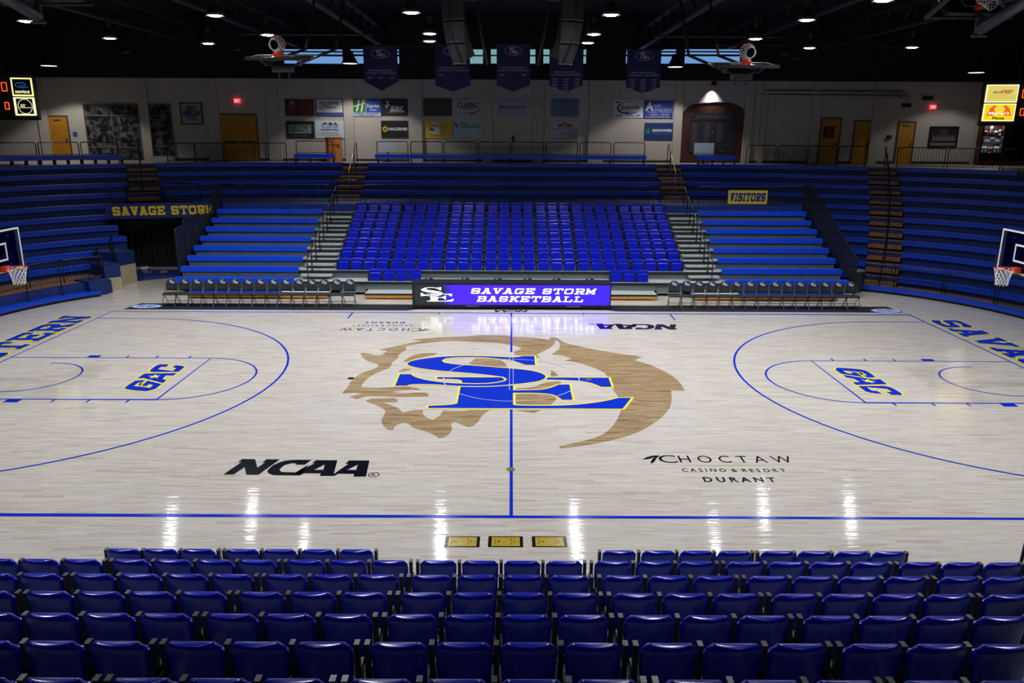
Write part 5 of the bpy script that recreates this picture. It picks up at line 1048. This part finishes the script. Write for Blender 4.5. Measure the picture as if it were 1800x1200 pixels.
def door(n, x0, y0, x1, y1, leaves=1):
    yb = ZC; a = at(x0, (y0+y1)/2, Y=YW-.05).x; b = at(x1, (y0+y1)/2, Y=YW-.05).x; zt = at((x0+x1)/2, y0, Y=YW-.05).z
    o = struct('door_%d' % n, MB().box(a-.07, YW-.06, yb, a-.001, YW-.001, zt+.07).box(b+.001, YW-.06, yb, b+.07, YW-.001, zt+.07).box(a, YW-.06, zt+.001, b, YW-.001, zt+.07), 'doorframe')
    for i in range(leaves):
        p, q = a+(b-a)*i/leaves+.004, a+(b-a)*(i+1)/leaves-.004
        MB().box(p, YW-.045, yb+.01, q, YW-.002, zt-.004).build('door_leaf', 'doorwood', o)
        hx = q-.12 if (i == 0) else p+.12
        mb = MB().box(p+.12, YW-.10, yb+.98, q-.12, YW-.046, yb+1.05) if leaves == 2 else MB().box(hx-.03, YW-.09, yb+.95, hx+.03, YW-.046, yb+1.15).tube([(hx, YW-.09, yb+1.02), (hx-.12, YW-.09, yb+1.02)], .012, 6)
        mb.build('door_handle', 'black' if leaves == 1 else 'truss', o); MB().box((p+q)/2-.2, YW-.11, zt-.16, (p+q)/2+.2, YW-.046, zt-.09).build('door_closer', C_(.25, .25, .24), o)
door(1, 89, 205, 121, 278); door(2, 389, 202, 452, 283, 2); door(3, 1442, 209, 1474, 288); door(4, 1500, 213, 1529, 290); door(5, 1577, 215, 1604, 292)
t, tx, sh = wall_panel('door_notice', 'dark red notice board with pale lines on the oak door', 'sign', (1447, 222, 1467, 243), C_(.09, .012, .015), None, .015, YW-.047)
for k, s_ in enumerate(('NO', 'PLAYER', 'ACCESS', 'HERE')): tx(s_, 0, .66-.44*k, .3+.14*(k in (1, 2)), .14, C_(.26, .14, .13), .02)
wall_panel('restroom_sign', 'small blue square sign right of the leftmost oak door', 'sign', (128, 232, 135.5, 239.5), C_(.02, .09, .35), None, .03)
# photo murals behind glass frames
def mural(l, x0, y0, x1, y1, xs, ys):
    t, tx, sh = wall_panel('photo_mural', l, 'mural', (x0, y0, x1, y1), mural_mat, 'photo murals', .03)
    a = at(x0, 230, Y=YW-.03).x; b = at(x1, 230, Y=YW-.03).x; zt, zb = at((x0+x1)/2, y0, Y=YW-.03).z, at((x0+x1)/2, y1, Y=YW-.03).z; c = t.location
    mb = MB()
    for px in xs: x = at(px, 230, Y=YW-.03).x-c.x; mb.box(x-.03, -.06, zb-c.z, x+.03, -.031, zt-c.z)
    for py in ys: z = at((x0+x1)/2, py, Y=YW-.03).z-c.z; mb.box(a-c.x-.03, -.065, z-.03, b-c.x+.03, -.061+.03, z+.03)
    mb.build('glazing_bars', C_(.12, .12, .13), t)
def mural_make():
    m = bpy.data.materials.new('photo_collage'); m.use_nodes = True; nt = m.node_tree; b = nt.nodes['Principled BSDF']; N = nt.nodes.new; L = nt.links.new
    g = N('ShaderNodeNewGeometry'); v = N('ShaderNodeTexVoronoi'); v.inputs['Scale'].default_value = 4.5; v.feature = 'SMOOTH_F1'; L(g.outputs['Position'], v.inputs['Vector'])
    n = N('ShaderNodeTexNoise'); n.inputs['Scale'].default_value = 5; n.inputs['Detail'].default_value = 5; L(g.outputs['Position'], n.inputs['Vector'])
    mx = N('ShaderNodeMix'); mx.data_type = 'RGBA'; mx.inputs['Factor'].default_value = .62; L(v.outputs['Color'], mx.inputs[6]); L(n.outputs['Fac'], mx.inputs[7])
    r = N('ShaderNodeValToRGB'); e = r.color_ramp.elements; e[0].position = .42; e[0].color = (.008, .008, .010, 1); e[1].position = .80; e[1].color = (.24, .24, .26, 1); L(mx.outputs[2], r.inputs['Fac']); L(r.outputs['Color'], b.inputs['Base Color']); b.inputs['Roughness'].default_value = .35; return m
mural_mat = mural_make()
mural('wide grey photo collage behind glazing bars, left of the pilaster', 152, 183, 247, 279, (152, 199.5, 247), (183, 203, 259)); mural('narrow grey photo collage behind glazing bars, right of the pilaster', 264, 183, 304, 279, (264, 304), (183, 203, 257))
# arched record board
x0, x1 = at(1199, 240, Y=YW-.05).x, at(1305, 240, Y=YW-.05).x; zs, za = at(1252, 191, Y=YW-.05).z, at(1252, 180, Y=YW-.05).z; cx = (x0+x1)/2; hw = (x1-x0)/2
t = thing('record_board', 'dark maroon arched wall board with rows of silver names under the spot lamp', 'board', (cx, YW-.001, ZC))
arch = [(-hw, 0), (hw, 0)]+[(hw*math.cos(k*PI/24), zs-ZC-.02+(za-zs+.42)*math.sin(k*PI/24)-.40*(0)) for k in range(25)]
zr = (zs-ZC)-.35; arch = [(-hw, .005), (hw, .005)]+[(hw*math.cos(k*PI/24), zr+(za-ZC-zr)*math.sin(k*PI/24)**.8) for k in range(25)]
MB().prism(arch, 0, .05, RX90).build('arch_panel', 'maroon', t)
nb = MB()
rim = [(p[0]*1.0, p[1]) for p in arch[2:]]; nb = MB().tube([(p[0], -.06, p[1]) for p in rim], .04, 6); nb.build('arch_trim', 'plaque', t)
MB().box(-hw*.74, -.08, zr-.28, hw*.76, -.051, zr+.12).build('header_plaque', 'plaque', t); MB().box(-hw*.78, -.08, .55, hw*.74, -.051, zr-.32).build('name_plaque', 'plaque', t)
mb = MB(); text_mb('HONOR ROLL'[:0] or 'ATHLETICS', Matrix.Translation((0, -.083, zr-.08)) @ RX90, hw*1.2, .16, mb=mb)
for c_ in range(3):
    for r in range(22 if c_ < 2 else 14): w_ = .26+.12*((r*7+c_*3) % 5)/5; mb.box((-.70+.42*c_)*hw, -.0835, zr-.45-.072*r, (-.70+.42*c_)*hw+w_, -.082, zr-.425-.072*r)
mb.build('silver_names', C_(.09, .09, .11), t)
mb = MB()
for u, v in ((-.18, zr+.18), (.26, zr+.18), (-.72, zr+.05), (.7, zr-.9), (0, zr-.9), (.35, .62), (.66, .62)): mb.lathe([(.022, 0), (.018, .02), (0, .025)], 8, Matrix.Translation((u*hw, -.081, v)) @ RX90)
mb.build('fixing_studs', 'silver', t)
p0, p1 = at(1221, 251, Y=23.9), at(1254, 272, Y=23.9); t = thing('display_screen', 'pale grey flat screen on a stand in front of the dark arch', 'screen', ((p0.x+p1.x)/2, 23.9, ZC)); w_ = p1.x-p0.x; zz0, zz1 = p1.z-ZC, p0.z-ZC
MB().box(-w_/2, -.03, zz0, w_/2, .03, zz1).build('panel', C_(.42, .50, .60), t); MB().box(-w_/2, -.034, zz0+.04, w_/2, -.031, zz0+.08).build('bezel_line', C_(.08, .16, .18), t)
MB().box(-.04, -.02, .02, .04, .02, zz0-.001).box(-.3, -.2, 0, .3, .2, .02).build('stand', 'black', t)
# free-standing benches on the concourse
def con_bench(a, b, py, label, R=17.95, lo=-90, hi=90):
    z = ZC+.44; ua, ub = u_at(a, R, z, lo, hi), u_at(b, R, z, lo, hi); t = thing('concourse_bench', label, 'bench', (0, 0, 0), 0, 'free-standing concourse benches')
    seg(MB(), ua, ub, R, R+.05, z-.22, z-.041).build('front_board', 'bench', t); seg(MB(), ua, ub, R, R+.32, z-.04, z).build('seat_board', 'bench', t); n = max(2, int(abs(ub-ua)/1.8)); lg = MB()
    for i in range(n+1): 
        u = ua+(ub-ua)*i/n*.98+(ub-ua)*.01; q = rp(u, R+.16); lg.box(q[0]-.03, q[1]-.1, ZC, q[0]+.03, q[1]+.1, z-.041)
    lg.build('support', 'black', t)
con_bench(660, 1135, 271, 'long blue free-standing bench on the middle concourse'); con_bench(517, 587, 271, 'short blue bench before the orange lectern', lo=-40, hi=0); con_bench(-60, 216, 280, 'long blue free-standing bench above the left corner rows', 17.85, -70, -20); con_bench(1227, 1293, 275, 'short blue bench before the dark arch', lo=0, hi=40)
# lectern, white boxes, small wall bits
p = at(588, 281, Y=24.0); hh = at(588, 241, Y=24.0).z-ZC; t = thing('lectern', 'tall orange-brown wooden lectern on the concourse by the white sign', 'lectern', (p.x, 24.0, ZC))
MB().prism([(-.38, -.25), (-.2, -.36), (.2, -.36), (.38, -.25), (.38, .3), (-.38, .3)], .0, hh-.05).build('body', 'podium', t, bevel=.01); MB().prism([(-.40, -.27), (-.21, -.385), (.21, -.385), (.40, -.27), (.40, .32), (-.40, .32)], hh-.049, hh).build('top', C_(.42, .14, .03), t); MB().box(-.381, -.37, hh*.70, .381, -.2, hh*.71).build('joint_line', C_(.2, .06, .01), t)
p0, p1 = at(664, 247, Y=24.2), at(698, 267, Y=24.2); t = thing('display_screen', 'pale panel standing behind the leftmost middle concourse rail', 'screen', ((p0.x+p1.x)/2, 24.2, ZC)); w_ = p1.x-p0.x
MB().box(-w_/2, -.04, p1.z-ZC, w_/2, .04, p0.z-ZC).build('panel', C_(.42, .46, .58), t); MB().box(-.3, -.15, 0, .3, .15, .03).box(-.04, -.03, .03, .04, .03, p1.z-ZC-.001).build('stand', 'black', t)
p0, p1 = at(268, 281, Y=24.0), at(308, 288, Y=24.0); t = thing('cooler_box', 'pale box on the concourse floor below the narrow photo collage', 'box', ((p0.x+p1.x)/2, 24.0, ZC)); w_ = p1.x-p0.x; MB().box(-w_/2, -.2, 0, w_/2, .2, max(.2, p0.z-ZC)).build('body', C_(.5, .62, .70), t, bevel=.01); MB().box(-w_/2-.01, -.21, max(.2, p0.z-ZC)+.001, w_/2+.01, .21, max(.2, p0.z-ZC)+.05).build('lid', C_(.45, .55, .62), t)
for i, (x, y, w2, h2, l, c_) in enumerate(((858, 169, 8, 9, 'small horn loudspeaker on the wall between banners', 'black'), (476, 170, 9, 10, 'square dark wall loudspeaker above the left signs', 'matte'), (1317, 177, 8, 9, 'square dark wall loudspeaker right of the arch', 'matte'), (1632, 172, 17, 7, 'dark wall vent above the right exit sign', 'matte'), (1594, 185, 16, 7, 'dark wall vent left of the right exit sign', 'matte'), (80, 215, 4, 4, 'small white camera left of the oak door', 'white'), (1564, 241, 7, 7, 'small dark plate left of the right oak door', 'matte'), (902, 244, 12, 24, 'pale wall cabinet behind the middle rails', 'pilaster'), (1392, 268, 5, 4, 'tiny switch plate above the right rails', 'white'), (1372, 218, 4, 4, 'tiny white sensor on the right wall', 'white'))):
    t, tx, sh = wall_panel('wall_fitting', l, 'wall fitting', (x-w2/2, y-h2/2, x+w2/2, y+h2/2), c_, None, .12); sh([EL(0, 0, .5, .5)], 'truss', 'cover')
# ducts on the right wall
a, b = at(1335, 163, Y=YW-.4), at(1600, 171, Y=YW-.4)
for i, dz in enumerate((.14, -.06)):
    t = thing('wall_duct', '%s of two long pale pipes along the right back wall' % ('upper' if i == 0 else 'lower'), 'pipe', ((a.x+b.x)/2, YW-.22, (a.z+b.z)/2+dz), 0, 'wall pipes'); Lh = (b.x-a.x)/2-.3*(1-i)
    MB().tube([(-Lh, 0, 0), (Lh, 0, 0)], .075, 10).build('pipe', 'pilaster', t, smooth=True); br = MB()
    for q in (-.9, -.45, 0, .45, .9): br.box(q*Lh-.03, -.09, -.10, q*Lh+.03, .219, -.076)
    br.build('bracket', 'truss', t)
# ================================================================== SCOREBOARDS AND TROPHY CASE
def scoreboard(label, corners, s):
    """corners: photo positions of the inner lamp-box column: top inner, top outer, bottom inner, bottom outer"""
    Y = 20.6; (ax, ay), (bx, by) = corners; a, b = at(ax, ay, Y=Y), at(bx, by, Y=Y); w_ = abs(a.x-b.x); h = a.z-b.z
    cxx = (a.x+b.x)/2; t = thing('scoreboard', label, 'scoreboard', (cxx, Y, (a.z+b.z)/2), 0, 'scoreboards')
    o = MB().box(s*(w_/2+.12) if s > 0 else -4.2, .0, -h/2-.35, 4.2 if s > 0 else -(w_/2+.12)*-1 if False else (4.2 if s > 0 else w_/2+.12), .3, h/2+.12)
    return t, w_, h
def make_board(label, x0, y0, x1, y1, s, Y=20.4):
    a, b = at(x0, y0, Y=Y), at(x1, y1, Y=Y); w_ = b.x-a.x; h = a.z-b.z; t = thing('scoreboard', label, 'scoreboard', ((a.x+b.x)/2, Y, (a.z+b.z)/2), s*-.22, 'scoreboards')
    o0, o1 = (-w_/2-.08, w_/2+3.6) if s > 0 else (-w_/2-3.6, w_/2+.08)
    MB().box(o0, .02, -h/2-.22, o1, .35, h/2+.15).build('cabinet', C_(.010, .008, .012, .4), t)
    for sx in (.3, .7): MB().tube([(o0+(o1-o0)*sx, .2, h/2+.15), (o0+(o1-o0)*sx, .2, 4.0)], .03, 6).build('hanger', 'truss', t)
    bx = []
    for i in (0, 1):
        z0 = -h/2+(h/2+.02)*(1-i); z1 = z0+h/2-.04; bx.append((z0, z1)); 
    dx = w_/2+.34 if s > 0 else -w_/2-.34; mb = MB()
    def zero(cx_, z0, z1, wd):
        for (p, q) in (((0, 0), (1, 0)), ((1, 0), (1, .5)), ((1, .5), (1, 1)), ((1, 1), (0, 1)), ((0, 1), (0, .5)), ((0, .5), (0, 0))):
            A_ = (cx_+(p[0]-.5)*wd, 0, z0+(z1-z0)*p[1]); B_ = (cx_+(q[0]-.5)*wd, 0, z0+(z1-z0)*q[1]); mb.tube([A_, B_], .019, 5)
    zero(dx, h*.14, h*.36, .22); zero(dx, -h*.34, -h*.16, .17); mb.build('red_digits', 'digit', t)
    lb = text_mb('PERIOD', Matrix.Translation((dx-.15*s*0, .012, h*.44)) @ RX90, .42, .08); text_mb('FOULS', Matrix.Translation((dx, .012, -.02*h)) @ RX90, .40, .07, mb=lb); text_mb('WON', Matrix.Translation((dx, .012, -h*.45)) @ RX90, .34, .09, mb=lb); lb.build('board_lettering', C_(.10, .10, .10), t)
    return t, w_, h, bx
t, w_, h, bx = make_board('dark scoreboard at the left edge with two lit yellow-framed advert boxes', 20, 136, 63, 203, -1)
for i, (z0, z1) in enumerate(bx):
    o = MB().box(-w_/2, -.06, z0, w_/2, .018, z1).build('lit_advert_box', 'signlit' if i == 0 else 'signlit2', t); zc = (z0+z1)/2; hh = z1-z0; e = .06 if i == 0 else .10
    MB().box(-w_/2+e, -.063, z0+.07, w_/2-e*.8, -.061, z1-.06).build('dark_face', C_(.01, .01, .02), o)
    T = lambda x, z, k=0: Matrix.Translation((x, -.066-.002*k, z)) @ RX90
    if i == 0:
        sp = [(.02+.22*k/32*math.cos(k*.36+.5), .11+.14*k/32*math.sin(k*.36+.5)) for k in range(8, 33)]; mb = MB(); mb.add(*(lambda m: (m.v, m.f))(strip([(p[0]*1.6-.04, p[1]*1.1) for p in sp], .035)), T(0, zc-.02)); mb.build('blue_spiral', glow((.02, .12, .42), .8), o)
        text_mb('NAUTILUS', T(0, zc-hh*.27), w_*.70, hh*.14, .06).build('lit_word', glow((1, .95, .45), .9), o)
    else:
        mb = MB(); mb.add(*(lambda m: (m.v, m.f))(strip([(w_*.34*math.cos(k*PI/18), hh*.40*math.sin(k*PI/18)) for k in range(36)], .035, closed=True)), T(.02, zc)); text_mb('REI', T(-.08, zc+hh*.05), w_*.26, hh*.16, .03, .3, mb=mb); mb.box(-w_*.26, -.067, zc-hh*.09, w_*.30, -.065, zc-hh*.05); mb.build('lit_emblem', glow((.95, .9, .5), .7), o)
t, w_, h, bx = make_board('dark scoreboard at the right edge with two lit yellow advert boxes', 1738, 148, 1778, 213, 1)
for i, (z0, z1) in enumerate(bx):
    o = MB().box(-w_/2, -.06, z0, w_/2, .018, z1).build('lit_advert_box', 'signlit2', t); zc = (z0+z1)/2; hh = z1-z0
    MB().box(-w_/2+.04, -.063, z0+.04, w_/2-.04, -.061, z1-.04).build('yellow_face', glow((.80, .66, .16) if i == 0 else (.92, .74, .02), .9), o); T = lambda x, z, k=0: Matrix.Translation((x, -.066-.002*k, z)) @ RX90
    if i == 0:
        text_mb('Apple', T(-.22, zc+.06), w_*.34, hh*.2, .02, .4).build('script_word', glow((.18, .16, .03), .6), o); text_mb('STREET', T(.22, zc+.08), w_*.38, hh*.2, .04, .3).build('red_word', glow((.42, .08, .04), .7), o); MB().box(-w_*.38, -.066, zc-hh*.12, w_*.2, -.064, zc-hh*.11).box(-w_*.38, -.066, zc-hh*.24, w_*.40, -.064, zc-hh*.23).build('print_line', glow((.25, .2, .05), .6), o)
    else:
        q = [(-.40, -.22), (-.30, .22), (-.18, .36), (0, .30), (.18, .36), (.30, .22), (.40, -.22), (.18, -.22), (.10, -.05), (0, -.16), (-.10, -.05), (-.18, -.22)]; MB().flat([[(x*w_, y*hh) for x, y in q]], T(0, zc+.03)).build('orange_emblem', glow((.88, .13, .02), .9), o)
        MB().flat([EL(0, 0, .17*w_, .21*hh)], T(0, zc+hh*.17, 1)).build('pizza_disc', glow((.95, .72, .05), .95), o); text_mb("Marco's", T(0, zc-hh*.04, 2), w_*.66, hh*.15, .04).build('white_word', glow((1, .95, .8), 1.0), o); text_mb('Pizza', T(0, zc-hh*.33, 2), w_*.38, hh*.14, .04).build('dark_word', C_(.02, .06, .01), o)
# trophy case
Y = 23.6; a, b = at(1730, 216, Y=Y), at(1860, 300, Y=Y); w_ = b.x-a.x; h = a.z-ZC
t = thing('trophy_case', 'dark maroon glazed trophy case with lit shelves below the right scoreboard', 'cabinet', (a.x, Y, ZC))
MB().box(0, .40, 0, w_, .45, h).build('back_panel', 'maroon', t); MB().box(0, -.0, h+.001, w_, .45, h+.08).box(0, -.02, 0, w_, .399, .25).build('frame', 'maroon', t)
for x in (0, 1.15, 2.3): MB().box(x, 0, .251, x+.08, .399, h).build('side_panel', 'maroon', t)
lv = [at(1745, y, Y=Y).z-ZC for y in (238, 252, 269, 287)]
for z in lv: MB().box(.081, .02, z-.02, w_, .395, z).build('shelf', C_(.04, .035, .04), t)
MB().box(.15, .05, h-.04, 1.1, .09, h-.005).build('strip_light', 'caselight', t); MB().box(.0, -.025, .26, w_, -.02, h).build('glass_front', 'glass', t)
for k, z in enumerate([h]+lv[:2]):
    l = bpy.data.lights.new('case_light', 'AREA'); l.shape = 'RECTANGLE'; l.size = 1.0; l.size_y = .05; l.energy = 14 if k == 0 else 6; l.color = (.9, .88, 1); lo = bpy.data.objects.new('case_light', l); col.objects.link(lo); lo.parent = t; lo.location = (.62, .1, z-.05 if k == 0 else z-.03)
items = [(.25, 0, 'ball', (.42, .05, .06)), (.80, 0, 'ball', (.45, .45, .48)), (.55, 0, 'fig', (.5, .5, .52)), (1.05, 0, 'cup', (.55, .5, .4)), (.42, 1, 'plq', (.25, .3, .38)), (.95, 1, 'plq', (.3, .35, .42)), (.70, 1, 'cup', (.2, .16, .1)), (.30, 2, 'pic', (.36, .46, .48)), (.98, 2, 'pic', (.36, .46, .48)), (.64, 2, 'cup', (.3, .32, .36)), (1.42, 2, 'pic', (.25, .32, .33)), (.30, 3, 'plq', (.28, .2, .12)), (.85, 3, 'plq', (.14, .16, .22)), (1.5, 0, 'plq', (.4, .32, .12)), (1.5, 1, 'plq', (.12, .08, .06)), (1.55, 3, 'cup', (.4, .4, .4))]
nm = {'ball': ('game_ball', 'ball'), 'fig': ('trophy_figure', 'trophy'), 'cup': ('trophy_cup', 'trophy'), 'plq': ('award_plaque', 'plaque'), 'pic': ('player_picture', 'picture')}
sh_ = ['top', 'second', 'third', 'bottom']
for k, (x, r, kd, c_) in enumerate(items):
    n_, ct = nm[kd]; cw = 'red' if c_[0] > 2*c_[1] else 'white' if min(c_) > .4 else 'pale' if c_[2] > c_[0] else 'bronze'
    tt = thing(n_, '%s %s on the %s shelf of trophy case, %s along' % (cw, n_.replace('_', ' '), sh_[r], ORD[sum(1 for q in items[:k+1] if q[1] == r and q[0] <= x or q[1] == r and q[0] <= x)-0]), ct, (a.x+x, Y+.16, ZC+lv[r]+.001), 0, 'trophy case contents')
    if kd == 'ball': MB().lathe([(.12*math.sin(q*PI/10), .13-.12*math.cos(q*PI/10)) for q in range(11)], 16).build('ball', C_(*c_), tt, smooth=True); MB().lathe([(.06, 0), (.05, .02), (0, .02)], 12).build('ring_stand', 'black', tt)
    elif kd == 'cup': MB().lathe([(.08, 0), (.08, .03), (.02, .06), (.02, .12), (.07, .20), (.09, .30), (.08, .30), (.0, .2)], 14).build('cup', C_(*c_, .3), tt, smooth=True); MB().tube([(.07, 0, .2), (.13, 0, .25), (.085, 0, .29)], .01, 5).tube([(-.07, 0, .2), (-.13, 0, .25), (-.085, 0, .29)], .01, 5).build('handle', C_(*c_, .3), tt)
    elif kd == 'fig': MB().box(-.09, -.06, 0, .09, .06, .06).build('plinth', 'black', tt); MB().lathe([(.03, .06), (.07, .2), (.05, .3), (.09, .42), (.03, .48), (.05, .53), (0, .58)], 10).build('figure', C_(*c_), tt, smooth=True)
    elif kd == 'plq': MB().prism([(-.16, 0), (.16, 0), (.16, .17), (0, .22), (-.16, .17)], -.015, .015, RX90).build('plate', C_(*c_), tt); MB().box(-.12, -.018, .05, .12, -.0155, .065).build('engraved_line', 'black', tt)
    else: MB().box(-.15, -.01, 0, .15, .02, .36).build('frame', C_(.08, .06, .05), tt); MB().box(-.13, -.014, .02, .13, -.0105, .34).build('print', C_(*c_), tt); MB().prism([(-.05, .04), (.06, .04), (.04, .2), (.0, .3), (-.03, .2)], .0145, .016, RX90).build('printed_figure', C_(.05, .06, .07), tt)
